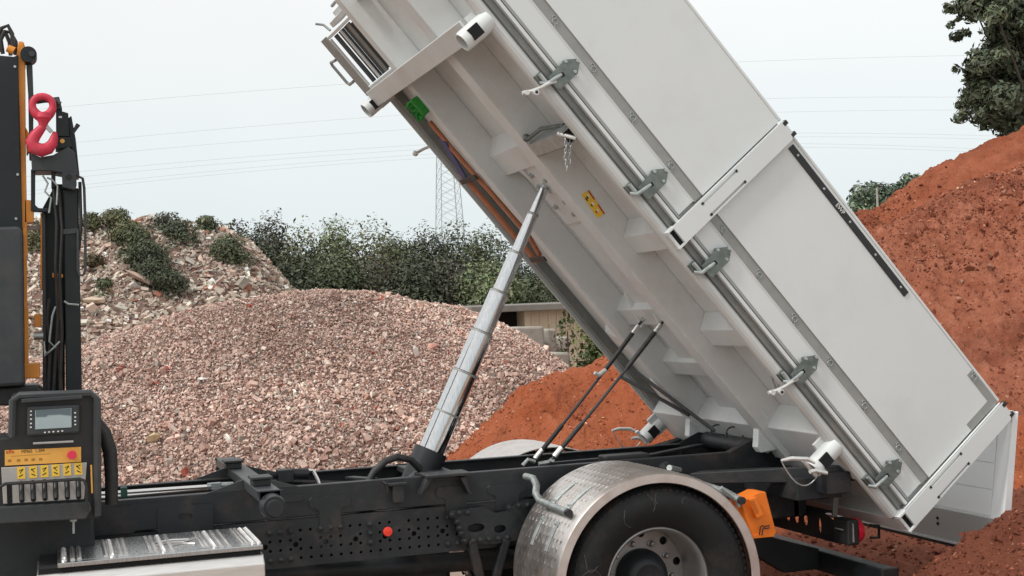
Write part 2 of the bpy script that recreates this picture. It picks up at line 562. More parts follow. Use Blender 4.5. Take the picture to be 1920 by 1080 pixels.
HEAPS = {}
def heap(name, prof, yc, sf, sb, rnd, xr, yr, step, material, amp, sc, fine=0.0, fsc=3.0, ridge=0.0, label=None, wob=0.3, crag=None):
    x = np.arange(xr[0], xr[1], step)
    y = np.arange(yr[0], yr[1], step)
    px, pz = zip(*prof)
    H = np.interp(x, px, pz)
    k = max(3, int(0.5 / step) | 1)
    H = np.convolve(np.pad(H, k // 2, mode='edge'), np.ones(k) / k, 'valid')
    X, Y = np.meshgrid(x, y, indexing='ij')
    yy = Y - yc - wob * 2 * vnoise(X * .5, X * 0 + 3.3)
    s = np.where(yy < 0, sf, sb)
    Z = H[:, None] - s * (np.sqrt(yy * yy + rnd * rnd) - rnd)
    Z = Z + amp * fbm(X / sc, Y / sc) + fine * fbm(X * fsc, Y * fsc, 4, 2.3, 0.62)
    if ridge:                                                # runnels going down the slope
        Z = Z + ridge * fbm(X * 1.7, Y * .25 + 9, 3) * np.clip(np.abs(yy), 0, 1.5)
    if crag:                                                 # crumbly lumps drawn out down the slope
        u_ = fbm(X * crag[1] + Y * .6, Y * crag[1] * .55 - X * .5, 4, 2.2, .6)
        Z = Z + crag[0] * (.25 - np.abs(u_)) * 2
    Z = np.maximum(Z, GZ - 0.08)
    ob = place(name, grid_mesh(name, x, y, Z, material, GZ - 0.075), Matrix.Identity(4))
    HEAPS[name] = (x, y, Z, yc)
    return ob

def hz(name, X, Y):
    x, y, Z, _ = HEAPS[name]
    fx = np.clip((X - x[0]) / (x[1] - x[0]), 0, len(x) - 1.001)
    fy = np.clip((Y - y[0]) / (y[1] - y[0]), 0, len(y) - 1.001)
    i, j = fx.astype(int), fy.astype(int)
    u, v = fx - i, fy - j
    return Z[i, j] * (1 - u) * (1 - v) + Z[i + 1, j] * u * (1 - v) + Z[i, j + 1] * (1 - u) * v + Z[i + 1, j + 1] * u * v

_ph = (1 + 5 ** .5) / 2
ICO_V = np.array([(-1, _ph, 0), (1, _ph, 0), (-1, -_ph, 0), (1, -_ph, 0), (0, -1, _ph), (0, 1, _ph), (0, -1, -_ph), (0, 1, -_ph), (_ph, 0, -1), (_ph, 0, 1), (-_ph, 0, -1), (-_ph, 0, 1)]) / 1.9
ICO_F = np.array([(0, 11, 5), (0, 5, 1), (0, 1, 7), (0, 7, 10), (0, 10, 11), (1, 5, 9), (5, 11, 4), (11, 10, 2), (10, 7, 6), (7, 1, 8), (3, 9, 4), (3, 4, 2), (3, 2, 6), (3, 6, 8), (3, 8, 9), (4, 9, 5), (2, 4, 11), (6, 2, 10), (8, 6, 7), (9, 8, 1)])
CUBE_V = np.array([(x, y, z) for x in (-1, 1) for y in (-1, 1) for z in (-1, 1)]) / 1.5
CUBE_F = np.array([(0, 1, 3), (0, 3, 2), (4, 6, 7), (4, 7, 5), (0, 4, 5), (0, 5, 1), (2, 3, 7), (2, 7, 6), (0, 2, 6), (0, 6, 4), (1, 5, 7), (1, 7, 3)])

OCT_V = np.array([(1, 0, 0), (-1, 0, 0), (0, 1, 0), (0, -1, 0), (0, 0, 1), (0, 0, -1)]) * 1.0
OCT_F = np.array([(0, 2, 4), (2, 1, 4), (1, 3, 4), (3, 0, 4), (2, 0, 5), (1, 2, 5), (3, 1, 5), (0, 3, 5)])

def rand_rot(n, tilt=1.0):
    q = RNG.normal(size=(n, 4)) * np.array([1, tilt, tilt, 1])
    q /= np.linalg.norm(q, axis=1)[:, None]
    w, x, y, z = q.T
    return np.stack([np.stack([1 - 2 * (y * y + z * z), 2 * (x * y - z * w), 2 * (x * z + y * w)], 1),
                     np.stack([2 * (x * y + z * w), 1 - 2 * (x * x + z * z), 2 * (y * z - x * w)], 1),
                     np.stack([2 * (x * z - y * w), 2 * (y * z + x * w), 1 - 2 * (x * x + y * y)], 1)], 1)

def stones(P, size, palette, weights, flat=(0.75, 0.5), cube=True, tilt=0.7, jit=0.28, cvar=0.18):
    n = len(P)
    BV, BFc = (OCT_V, OCT_F) if cube == 'oct' else (CUBE_V, CUBE_F) if cube else (ICO_V, ICO_F)
    k = len(BV)
    sc = size[:, None] * np.c_[np.ones(n), RNG.uniform(flat[0] * .75, min(1, flat[0] * 1.3), n), RNG.uniform(flat[1] * .65, flat[1] * 1.4, n)] / 2
    V = BV[None] * (1 + RNG.uniform(-jit, jit, (n, k, 3)))
    V = V * sc[:, None, :]
    R = rand_rot(n, tilt)
    V = np.einsum('nij,nkj->nki', R, V) + P[:, None, :]
    F = (BFc[None] + (np.arange(n) * k)[:, None, None]).reshape(-1, 3)
    pal = np.array(palette)
    c = pal[RNG.choice(len(pal), n, p=np.array(weights) / sum(weights))] * np.exp(RNG.normal(0, cvar, (n, 1)))
    c = c * np.exp(.34 * fbm(P[:, :1] * .7 + P[:, 2:] * .3, P[:, 1:2] * .5 + P[:, 2:] * .9, 3))   # damp and dusty patches
    c = np.clip(c, 0.005, 0.85)
    return V.reshape(-1, 3), F, np.repeat(c, k, 0)

def scatter(hn, n, x0, x1, y0, y1, lift=0.0, keep=None):
    X, Y = RNG.uniform(x0, x1, n), RNG.uniform(y0, y1, n)
    Z = hz(hn, X, Y)
    ok = Z > GZ - 0.04
    if keep is not None:
        ok &= keep(X, Y, Z)
    return np.c_[X, Y, Z + lift][ok]

BRICK = [(0.56, 0.39, 0.325), (0.64, 0.48, 0.405), (0.46, 0.30, 0.245), (0.72, 0.60, 0.52), (0.35, 0.30, 0.26), (0.42, 0.10, 0.07), (0.80, 0.76, 0.69), (0.30, 0.17, 0.13)]
BRICKW = [30, 30, 18, 11, 6, .5, 1.3, 8]

# front heap of crushed brick
P1 = [(-4.233,1.338),(-3.840,1.442),(-2.831,1.771),(-2.138,2.004),(-1.431,2.156),(-0.708,2.275),(0.105,2.327),(0.708,2.321),(1.321,2.261),(1.944,2.147),(2.500,2.033),(3.140,1.774),(3.542,1.490),(4.028,1.087),(4.353,0.744),(5.180,-0.068)]
gh = heap('gravel_heap', P1, 11, .66, .66, .8, (-8, 7.0), (5.5, 15.5), .1, PILEB, .10, 1.4, .06, 2.0)
tag(gh, kind='structure')
pts = scatter('gravel_heap', 62000, -6.2, 5.8, 6.2, 11.6)
near = RNG.random(len(pts)) < 1.0
sz = np.clip(np.exp(RNG.normal(math.log(0.040), 0.40, len(pts))), .018, .13)
sz = sz * np.clip(1.28 - .22 * pts[:, 2], .85, 1.3) * np.exp(.3 * fbm(pts[:, 0] * .9, pts[:, 2] * 1.3, 3))
pts[:, 2] += sz * RNG.uniform(-.12, .38, len(pts))
V, F, c = stones(pts, sz, BRICK, BRICKW, flat=(.66, .5), tilt=.9, cvar=.12)
p2 = scatter('gravel_heap', 60000, -6.2, 5.8, 6.2, 11.6)      # small chips between the stones
s2 = np.clip(np.exp(RNG.normal(math.log(.032), .3, len(p2))), .015, .07)
p2[:, 2] += s2 * RNG.uniform(.0, .6, len(p2)) + .006
V2, F2, c2 = stones(p2, s2, BRICK, BRICKW, flat=(.7, .55), tilt=1, cube='oct', cvar=.12)
F = np.concatenate([F, F2 + len(V)])
V, c = np.concatenate([V, V2]), np.concatenate([c, c2])
g = place('crushed_brick_gravel', np_mesh('crushed_brick_gravel', V, F, STONE, c), Matrix.Identity(4))
tag(g, kind='stuff')

# rubble mound further back
P2 = [(-6.656,4.649),(-5.019,4.771),(-3.580,4.694),(-2.349,4.659),(-1.087,4.663),(-0.191,4.527),(0.720,4.402),(1.378,4.268),(1.895,3.741),(2.413,3.115),(3.064,2.272),(3.856,1.277)]
rm = heap('rubble_mound', P2, 27, .80, .8, 1.0, (-12, 7), (19.5, 33), .16, PILEB, .12, 1.6, .10, 1.2)
tag(rm, kind='structure')
pts = scatter('rubble_mound', 32000, -9.0, 6.5, 20.0, 27.6)
sz = np.clip(np.exp(RNG.normal(math.log(0.11), 0.45, len(pts))), .05, .5)
pts[:, 2] += sz * RNG.uniform(-.1, .22, len(pts))
V, F, c = stones(pts, sz, [(0.58, 0.50, 0.41), (0.52, 0.40, 0.33), (0.68, 0.62, 0.53), (0.40, 0.29, 0.24), (0.36, 0.32, 0.27), (0.42, 0.20, 0.14), (0.78, 0.74, 0.67)], [26, 24, 16, 14, 12, 4, 6], flat=(.65, .34), tilt=.35)
g = place('rubble_pieces', np_mesh('rubble_pieces', V, F, STONE, c), Matrix.Identity(4))
tag(g, kind='stuff')

# red soil: middle heap behind the axle, the big hill on the right, the freshly tipped heap at the tailgate
P3 = [(-0.261,0.089),(0.287,0.369),(0.540,0.539),(0.738,0.652),(1.027,0.878),(1.234,1.101),(1.440,1.251),(1.787,1.259),(1.967,1.364),(2.266,1.448),(2.875,1.607),(3.426,1.497),(4.177,1.261)]
P3 = P3 + [(P3[-1][0] + 1.6, .75), (P3[-1][0] + 4, .6)]
sm = heap('soil_heap', P3, 5, .72, .72, .45, (-3.2, 7.0), (1.45, 9), .045, SOILB, .12, .9, .10, 3.2, ridge=.12, wob=.15, crag=(.10, 4.0))
tag(sm, kind='structure')
P4 = [(6.750,0.586),(7.980,1.703),(9.008,2.461),(10.178,3.238),(11.478,3.603),(12.071,3.552),(12.826,4.085),(13.586,4.479),(14.746,4.956),(15.268,5.096),(15.799,5.293),(16.741,5.593),(19.504,5.781)]
P4 = P4 + [(P4[-1][0] + 8, P4[-1][1])]
sh = heap('soil_hill', P4, 15, .62, .6, .6, (5.6, 20), (4.2, 18.5), .06, SOIL, .14, 2.4, .12, 2.1, ridge=.22, wob=.15, crag=(.10, 3.2))
tag(sh, kind='structure')
P6 = [(5.738,0.451),(7.174,1.705),(8.455,2.508),(9.363,2.932),(10.187,3.247),(11.031,3.570),(11.782,3.803),(12.659,4.040),(14.008,4.290),(15.756,4.474)]
P6 = P6 + [(P6[-1][0] + 6, P6[-1][1])]
sl_ = heap('soil_bank', P6, 11.2, .60, .5, .5, (4.8, 17), (3.2, 13.5), .045, SOILC, .20, 1.3, .16, 2.6, ridge=.25, wob=.5, crag=(.17, 3.0))
tag(sl_, kind='structure')
P5 = [(1.0, -.25)] + [(1.183,0.169),(1.382,0.409),(1.491,0.509),(1.575,0.589),(1.709,0.665),(1.848,0.694),(1.997,0.729),(2.272,0.757)] + [(3.6, .96), (5.5, .95), (7, .85)]
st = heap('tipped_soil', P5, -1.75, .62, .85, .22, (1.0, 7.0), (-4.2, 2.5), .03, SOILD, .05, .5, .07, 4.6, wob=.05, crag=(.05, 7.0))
tag(st, kind='structure')

CLODS = [(0.22, 0.070, 0.039), (0.31, 0.112, 0.066), (0.16, 0.050, 0.030), (0.46, 0.25, 0.165)]
CLODB = [(0.29, 0.090, 0.046), (0.38, 0.135, 0.074), (0.22, 0.066, 0.034), (0.54, 0.32, 0.21)]
CLODD = [(0.18, 0.058, 0.035), (0.24, 0.082, 0.048), (0.14, 0.044, 0.027), (0.34, 0.18, 0.12)]
def clods(name, hn, n, x0, x1, y0, y1, med, sg, mx_, keep=None, pal=CLODS, sm_=True):
    p = scatter(hn, n, x0, x1, y0, y1, keep=keep)
    s = np.clip(np.exp(RNG.normal(math.log(med), sg, len(p))), .008, mx_)
    p[:, 2] += s * RNG.uniform(-.15, .25, len(p))
    V, F, c = stones(p, s, pal, [34, 34, 22, 8], flat=(.8, .6), tilt=1, jit=.3, cube='oct' if sm_ else True)
    g = place(name, np_mesh(name, V, F, CLOD, c, smooth=not sm_), Matrix.Identity(4))
    tag(g, kind='stuff')
clods('soil_clods', 'soil_heap', 28000, -2.5, 6.8, 1.8, 5.6, .016, .5, .07, pal=CLODB)
clods('soil_clods', 'soil_hill', 30000, 9, 15.5, 9, 15.3, .026, .6, .15, keep=lambda X, Y, Z: vnoise(X * .35 + 4, Y * .35) + vnoise(X * 1.1, Y * 1.1) * .5 + .30 > RNG.random(len(X)) * .9)
clods('soil_clods', 'soil_bank', 62000, 6.5, 13, 3.6, 11.6, .026, .62, .18, keep=lambda X, Y, Z: vnoise(X * .6 + 4, Y * .6) + vnoise(X * 1.6, Y * 1.6) * .5 + .45 > RNG.random(len(X)) * .9)
clods('soil_clods', 'tipped_soil', 24000, 1.2, 4.5, -3.4, .2, .015, .55, .07, pal=CLODD)
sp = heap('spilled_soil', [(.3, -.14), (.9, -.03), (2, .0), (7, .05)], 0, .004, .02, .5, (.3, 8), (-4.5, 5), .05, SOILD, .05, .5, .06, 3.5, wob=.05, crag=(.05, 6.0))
tag(sp, kind='structure')
# loose soil on the ground round the rear axle
n = 10000
X, Y = RNG.uniform(.4, 6, n), RNG.uniform(-3.5, 4, n)
s = np.clip(np.exp(RNG.normal(math.log(.020), .5, n)), .008, .07)
V, F, c = stones(np.c_[X, Y, hz('spilled_soil', X, Y) + s * .2], s, CLODD, [30, 16, 40, 3], flat=(.85, .7), tilt=1, jit=.35)
tag(place('soil_crumbs', np_mesh('soil_crumbs', V, F, CLOD, c, smooth=True), Matrix.Identity(4)), kind='stuff')

# a few pieces that stand out on the heaps
def loose_stone(px, hn, size, col, label, cat, flat=(.7, .35)):
    p = np.array([[px[0], px[1], hz(hn, np.array([px[0]]), np.array([px[1]]))[0] + size * .16]])
    V, F, c = stones(p, np.array([size]), [col], [1], flat=flat, tilt=.3, cvar=0.0, cube=False)
    o = np.array(p[0])
    ob = place('stone', np_mesh('stone', V - o, F, STONE, c), Matrix.Translation(p[0]))
    tag(ob, label, cat)
H1, H2 = 'gravel_heap', 'rubble_mound'
loose_stone((-2.112,8.218), H1, .20, (.66, .52, .33), 'yellowish slab chip low on the gravel heap beside the control panel', 'stone')
loose_stone((-1.291,7.838), H1, .16, (.80, .77, .70), 'white oval stone on the gravel heap above the front crossbeam', 'stone')
loose_stone((-1.452,8.978), H1, .13, (.82, .80, .75), 'small white stone in the middle of the gravel heap face', 'stone')
loose_stone((1.309,9.238), H1, .22, (.80, .76, .70), 'long pale stone on the gravel heap left of the lifting cylinder', 'stone', (.4, .25))
loose_stone((1.593,9.478), H1, .20, (.64, .36, .29), 'pink brick lump high on the gravel heap near the lifting cylinder', 'stone')
loose_stone((-1.861,9.378), H1, .12, (.40, .06, .05), 'dark red brick piece on the left side of the gravel heap', 'stone')
loose_stone((-1.269,23.858), H2, .95, (.42, .31, .25), 'large flat brown slab lying on the rubble mound below the weeds', 'stone', (.6, .22))
loose_stone((-2.329,23.358), H2, .60, (.62, .50, .38), 'flat cream slab on the rubble mound beside the crane', 'stone', (.6, .25))

# ---------------------------------------------------------------- plants
def leaves(C, Rn, cnt, size, col, cvar=.20, up=.25, shell=(.42, 1.05), light=None):
    """leaf-sized faces spread through a set of lobes: C (k,3) centres, Rn (k,3) radii"""
    C, Rn = np.array(C, float), np.array(Rn, float)
    w = Rn.prod(1) ** (2 / 3)
    k = RNG.choice(len(C), cnt, p=w / w.sum())
    d = RNG.normal(size=(cnt, 3))
    d /= np.linalg.norm(d, axis=1)[:, None]
    rr = RNG.uniform(shell[0] ** 3, shell[1] ** 3, cnt) ** (1 / 3)
    rr = rr * (1 + .20 * (RNG.random((len(C), 1))[k, 0] - .5)) * (1 + .20 * np.sin(d[:, 0] * 9 + k) * np.sin(d[:, 2] * 8 + k * 2))
    P = C[k] + d * Rn[k] * rr[:, None]
    nrm = d * 1.25 + RNG.normal(size=(cnt, 3)) * .5 + np.array([0, 0, up])
    nrm /= np.linalg.norm(nrm, axis=1)[:, None]
    a = np.cross(nrm, RNG.normal(size=(cnt, 3)))
    a /= np.linalg.norm(a, axis=1)[:, None]
    b = np.cross(nrm, a)
    s = size * np.exp(RNG.normal(0, .3, cnt))[:, None]
    V = np.stack([P - a * s * .9, P + b * s * .42 + nrm * s * .12, P + a * s * .9, P - b * s * .42 + nrm * s * .12], 1).reshape(-1, 3)
    F = np.arange(cnt * 4).reshape(-1, 4)
    lob = np.exp(RNG.normal(0, .20, (len(C), 1)))[k]
    c = np.array(col) * 1.0 * lob * np.exp(RNG.normal(0, cvar, (cnt, 1))) * np.exp(RNG.normal(0, .07, (cnt, 3)))
    return V, F, np.repeat(c, 4, 0)

def lobes(cx, cy, z0, w, h, n, depth=None, base=.15):
    C, R = [], []
    depth = depth or w * .8
    for i in range(n):
        t = RNG.random() ** .8 if i else 1.0
        zz = z0 + h * (base + (0.98 - base) * t) - .16 * h
        k = math.sqrt(max(.12, 1 - (max(0, t - .35) / .65) ** 2))
        a = RNG.uniform(0, 2 * math.pi)
        q = math.sqrt(RNG.random()) * .68 * k * (1 if i else .3)
        C.append((cx + w / 2 * q * math.cos(a), cy + depth / 2 * q * math.sin(a), zz))
        r = RNG.uniform(.26, .40) * (1 - .2 * t)
        R.append((w * r, depth * r, h * r * .85))
    return C, R

def bush(name, label, cat, cx, cy, z0, ztop, w, col, n=15000, size=.058, group=None, nl=22, sprigs=1, base=.12):
    h = ztop - z0
    root = empty(name, (cx, cy, z0))
    tag(root, label, cat, group)
    C, R = lobes(cx, cy, z0, w, h, nl, base=base)
    V, F, c = leaves(C, R, n, size, col)
    Vs, Fs, cs = [V], [F], [c]
    top = sorted(range(nl), key=lambda i: -C[i][2] - R[i][2])[:max(3, nl // 2)]
    st = MB()
    for i in range(sprigs):                                  # shoots that stick out of the outline
        j = top[int(RNG.integers(len(top)))]
        d = Vector((RNG.normal() * .55, RNG.normal() * .55, 1)).normalized()
        p0 = Vector(C[j]) + Vector((d.x * R[j][0], d.y * R[j][1], d.z * R[j][2])) * .75
        L = min(.35, h * RNG.uniform(.03, .09))
        p1 = p0 + d * L
        st.tube([p0, p1], [.012, .004], 4)
        m = int(RNG.integers(10, 22))
        V2, F2, c2 = leaves([tuple(p0 + d * L * t) for t in (.35, .6, .9)], [(L * .16, L * .16, L * .18)] * 3, m, size * .8, col, shell=(.1, 1))
        Vs.append(V2); Fs.append(F2 + sum(len(q) for q in Vs[:-1])); cs.append(c2)
    for i in range(5):
        j = int(RNG.integers(nl))
        st.tube([(cx + RNG.normal() * .06 * w, cy + RNG.normal() * .06 * w, z0 - .05), ((cx + C[j][0]) / 2, (cy + C[j][1]) / 2, z0 + (C[j][2] - z0) * .55), C[j]], [.02 + .012 * h, .012 + .006 * h, .008], 5)
    place('foliage', np_mesh('foliage', np.concatenate(Vs) - np.array((cx, cy, z0)), np.concatenate(Fs), LEAF, np.concatenate(cs)), Matrix.Translation((cx, cy, z0)), root)
    st.build('stem', BARK, root)
    return root

DG, MG, OG, PG, BG_ = (.082, .096, .060), (.105, .125, .068), (.138, .145, .075), (.16, .19, .10), (.105, .104, .074)
HEDGE = [   # x, y, top, width, colour, label
    (2.44, 33, 4.84, 2.2, DG, 'dark bush at the left end of the hedge beside the rubble mound'),
    (3.48, 36, 5.43, 2.2, BG_, 'tall feathery grey green bush rising at the left of the hedge'),
    (4.38, 35, 5.15, 2.6, OG, 'olive rounded bush second from the left along the hedge skyline'),
    (5.55, 36, 5.29, 2.7, PG, 'paler green bush on the hedge skyline above the gravel crest'),
    (6.46, 35, 4.99, 2.8, OG, 'olive bush on the hedge skyline right of the paler green one'),
    (7.71, 37, 4.65, 2.2, MG, 'low bush in the dip of the hedge skyline'),
    (9.00, 38, 5.02, 2.7, DG, 'dark bush on the hedge skyline just left of the pylon'),
    (10.16, 38, 5.17, 2.7, DG, 'dark bush on the hedge skyline at the foot of the pylon'),
    (10.91, 37, 4.84, 2.6, MG, 'green bush on the hedge skyline right of the pylon'),
    (11.52, 36, 4.29, 2.6, DG, 'dark bush at the hedge skyline beside the raised dump body'),
    (12.54, 36, 3.50, 2.6, MG, 'green bush at the right end of the hedge above the shed'),
    (2.18, 30, 3.97, 2.4, DG, 'dark bush in the front row next to the rubble slope'),
    (3.28, 30, 3.94, 2.7, DG, 'very dark bush in the front row above the left of the gravel crest'),
    (4.40, 30, 3.79, 2.8, MG, 'mid green bush in the front row above the gravel crest'),
    (5.54, 30, 3.73, 2.8, BG_, 'greyish bush in the front row of the hedge centre'),
    (6.63, 30, 3.61, 2.7, DG, 'dark bush in the front row below the pylon dip'),
    (7.73, 30, 3.52, 2.7, BG_, 'brownish green bush in the front row left of the lifting cylinder'),
    (8.55, 29, 3.53, 2.5, PG, 'light green sprouting bush behind the lifting cylinder'),
    (9.99, 30, 3.07, 2.5, MG, 'green bush directly above the shed roof'),
]
for x_, y_, zt_, w_, col_, lab_ in HEDGE:
    bush('bush', lab_, 'bush', x_, y_, GZ + .6, zt_, w_, col_, group='bushes of the hedge behind the heaps')

# weeds and shrubs on the rubble mound
def mound_shrub(p, w, h, col, label, cat='shrub', n=900):
    z = float(hz('rubble_mound', np.array([p[0]]), np.array([p[1]]))[0])
    bush('shrub', label, cat, p[0], p[1], z - .30, z + h * .42, w * .82, col, n=int(n * 3.2), size=.036, nl=10, sprigs=8, group='shrubs growing on the rubble mound', base=.1)
mound_shrub((-1.635,25.818), 1.5, 1.3, OG, 'olive shrub near the top of the rubble mound, left of centre')
mound_shrub((-1.259,24.978), 1.5, 1.3, MG, 'green shrub halfway up the weedy gully on the rubble mound')
mound_shrub((-0.998,24.278), 1.5, 1.3, DG, 'dark green shrub in the middle of the weedy gully on the mound', n=1200)
mound_shrub((-0.767,23.638), 1.4, 1.2, DG, 'dark shrub at the foot of the weedy gully just above the gravel', n=1000)
mound_shrub((-1.449,25.338), 1.2, 1.1, OG, 'olive weed between the two upper shrubs of the gully on the mound')
mound_shrub((-1.150,24.558), 1.3, 1.2, MG, 'mid green shrub in the gully just above the flat brown slab')
mound_shrub((-0.879,23.918), 1.3, 1.2, DG, 'dark shrub in the lower gully right of the flat brown slab')
mound_shrub((-0.606,25.898), 1.3, .9, BG_, 'brownish shrub below the mound top right of the gully')
mound_shrub((-0.237,25.498), 1.5, 1.1, DG, 'dark shrub right of the gully on the upper mound')
mound_shrub((0.901,25.058), 1.5, 1.4, MG, 'round lone shrub on the right shoulder of the rubble mound', n=1200)
mound_shrub((0.436,26.218), .8, .7, MG, 'small green tuft at the top edge of the rubble mound')
mound_shrub((-2.242,25.838), .8, 1.0, OG, 'olive shrub on the mound top right beside the crane')
mound_shrub((-2.237,24.478), .9, .7, (.12, .095, .05), 'dry brown weed low on the mound beside the crane')
mound_shrub((-2.078,23.818), .8, .5, MG, 'small green weed low on the mound left of the gully', n=500)
mound_shrub((-3.509,25.398), 1.0, 1.2, OG, 'shrub on the mound seen through the gap in the crane', n=700)
for i, (q, h, lab) in enumerate([((-0.326,26.918), .7, 'sparse dry stalks on the mound skyline left of centre'), ((0.711,26.918), .8, 'thin bare twigs on the mound skyline right of centre'), ((1.208,26.698), .8, 'thin twigs on the mound skyline next to the hedge')]):
    mound_shrub(q, 1.0, h, BG_, lab, 'weed', 130)

# trees on the right
def tree(name, label, lob, trunk, limbs, col, n, size, r0, group=None, cvar=.3):
    base = trunk[0]
    root = empty(name, base)
    tag(root, label, 'tree', group)
    C = [l[0] for l in lob]
    R = [l[1] for l in lob]
    V, F, c = leaves(C, R, n, size, col, cvar=cvar, shell=(.35, 1.08))
    place('crown', np_mesh('crown', V - np.array(base), F, LEAF, c), Matrix.Translation(base), root)
    t = MB()
    k = len(trunk)
    t.tube(trunk, [r0 * (1 - .6 * i / (k - 1)) for i in range(k)], 10)
    for a, b in limbs:
        a, b = Vector(a), Vector(b)
        t.tube([a, (a + b) / 2 + Vector((.1, .1, .15)), b], [r0 * .4, r0 * .22, r0 * .06], 6)
    t.build('trunk', BARK, root)
TL = [(21.631,10.013),(22.361,10.337),(21.517,9.560),(22.033,9.275),(22.867,9.749),(23.565,10.834),(21.804,8.371),(21.354,8.213),(22.348,8.531),(23.043,8.090),(21.653,7.247),(21.220,7.392),(22.182,7.177),(22.604,6.729),(23.346,7.035),(24.361,8.722),(25.038,10.735),(23.844,9.320),(25.221,7.509),(22.127,7.776),(24.096,12.077),(22.520,11.549)]
TR = [.50,.72,.32,.50,.80,1.1,.55,.30,.72,.85,.50,.26,.70,.55,.80,1.1,1.2,1.0,1.0,.6,1.2,.8]
lob = []
for (x_, z_), r_ in zip(TL, TR):
    lob.append(((x_, 24 + RNG.uniform(-1.0, 1.0), z_), (r_, r_ * 1.1, r_ * .8)))
    for q in range(3):
        a = RNG.uniform(0, 6.28)
        lob.append(((x_ + r_ * .8 * math.cos(a), 24 + RNG.uniform(-1.2, 1.2), z_ + r_ * .7 * math.sin(a)), (r_ * .42, r_ * .45, r_ * .32)))
tc0 = [(24.090,5.670)]
tree('broadleaf_tree', 'large dark leafy tree standing behind the red soil hill', lob,
     [(tc0[0][0], 24.2, GZ), (tc0[0][0] - .1, 24.1, 3), (tc0[0][0] + .1, 24, 7), (tc0[0][0], 24, 11)],
     [((tc0[0][0], 24, 4 + .22 * i), l[0]) for i, l in enumerate(lob[::4])], (.085, .100, .060), 46000, .096, .28)
for px_, w_, h_, lab in ((0, 1, 0, 'pale green tree leftmost of the far clump behind the soil hill'), (1, .9, .35, 'taller pale green tree in the middle of the far clump behind the soil hill'), (2, .8, .5, 'small pale green tree at the right of the far clump beside the slope')):
    b = [(42.290,8.458),(43.490,8.508),(44.789,8.812)][px_]
    lb = []
    for q in range(9):
        a, rr = RNG.uniform(0, 6.28), RNG.random() ** .5
        lb.append(((b[0] + 1.5 * w_ * rr * math.cos(a), 62 + RNG.uniform(-1, 1), b[1] - 1.4 + 1.4 * rr * math.sin(a)), (.8 * w_, .8, .65)))
    tree('far_tree', lab, lb, [(b[0], 62, GZ), (b[0], 62, b[1] * .5), (b[0], 62, b[1] - .8)], [((b[0], 62, b[1] * .6), lb[0][0])], (.115, .15, .10), 2600, .15, .14, 'far trees behind the soil hill')
fp = [(40.453,8.081)][0]
q = MB().cyl((fp[0], 58, GZ), (fp[0], 58, fp[1]), .09, .06, 8)
tag(q.build('pole', CONC), 'thin grey pole standing among the far trees behind the soil hill', 'pole')

# shed and concrete blocks between the hedge and the heaps
s0 = [(6.509,2.251),(10.020,2.067),(6.284,2.051),(7.057,1.995),(7.857,1.951),(7.027,1.291)]
shed = empty('shed', (s0[0][0], 24, GZ))
tag(shed, 'low cream walled shed with grey roof and dark opening behind the gravel heap', 'shed')
zt, zw = (s0[0][1] + s0[1][1]) / 2, s0[3][1]
xa, xb, xo0, xo1 = s0[0][0], s0[1][0], s0[3][0], s0[4][0]
w = MB().box(xa + .1, xo0, 24, 28, GZ, zw).box(xo1, xb - .1, 24, 28, GZ, zw).box(xo0, xo1, 27.7, 28, GZ, zw)
w.build('wall', SHEDW, shed)
MB().box(xo0, xo1, 24.6, 24.65, GZ, zw).build('opening_sheet', HOLE, shed)  # flat black sheet set back in the shed opening
r = MB().hexa([(xa - .1, 23.7, zw), (xb + .1, 23.7, zw), (xb + .1, 28.3, zw + .12), (xa - .1, 28.3, zw + .12), (xa - .1, 23.7, zt), (xb + .1, 23.7, zt), (xb + .1, 28.3, zt + .06), (xa - .1, 28.3, zt + .06)])
r.build('roof', SHEDR, shed, bevel=.02)
sl = MB()
x_ = xo1 + .18
while x_ < xb - .2:
    sl.box(x_, x_ + .05, 23.975, 24.0, GZ, zw - .01)
    x_ += .22
tag(sl.build('cladding_rib', SHEDW, shed), kind='stuff')
def block(pts, y0, y1, lab, g=None):
    (a, b), (c_, d_) = pts
    ob = MB().box(a, c_, y0, y1, d_, b).build('concrete_block', CONC, None, bevel=.04)
    tag(ob, lab, 'concrete block')
block([(5.126,1.690),(5.687,0.794)], 16.5, 18.2, 'largest weathered concrete block in front of the shed wall')
block([(5.925,1.626),(6.118,0.756)], 17.0, 18.6, 'dark stained concrete block right of the largest one')
block([(6.393,1.448),(6.601,0.501)], 17.6, 18.8, 'lower grey concrete block at the right beside the green bush')
block([(5.147,1.234),(5.433,0.490)], 14.5, 15.5, 'pale rough concrete block at the right foot of the gravel heap')
gb = [(5.123,1.749),(5.325,1.443)]
bush('bush', 'bright green bush between the concrete blocks and the dump body', 'bush', gb[0][0] + .12, 12.8, GZ + .3, gb[0][1], 1.0, (.095, .125, .04), n=2600, size=.05, nl=12, sprigs=12, base=.05)
gb = [(5.769,1.836)]
bush('weed', 'thin leafy weed against the cream shed wall', 'weed', gb[0][0], 15.5, GZ + .6, gb[0][1], .8, (.10, .12, .05), n=240, size=.045, nl=6, sprigs=10, base=.3)

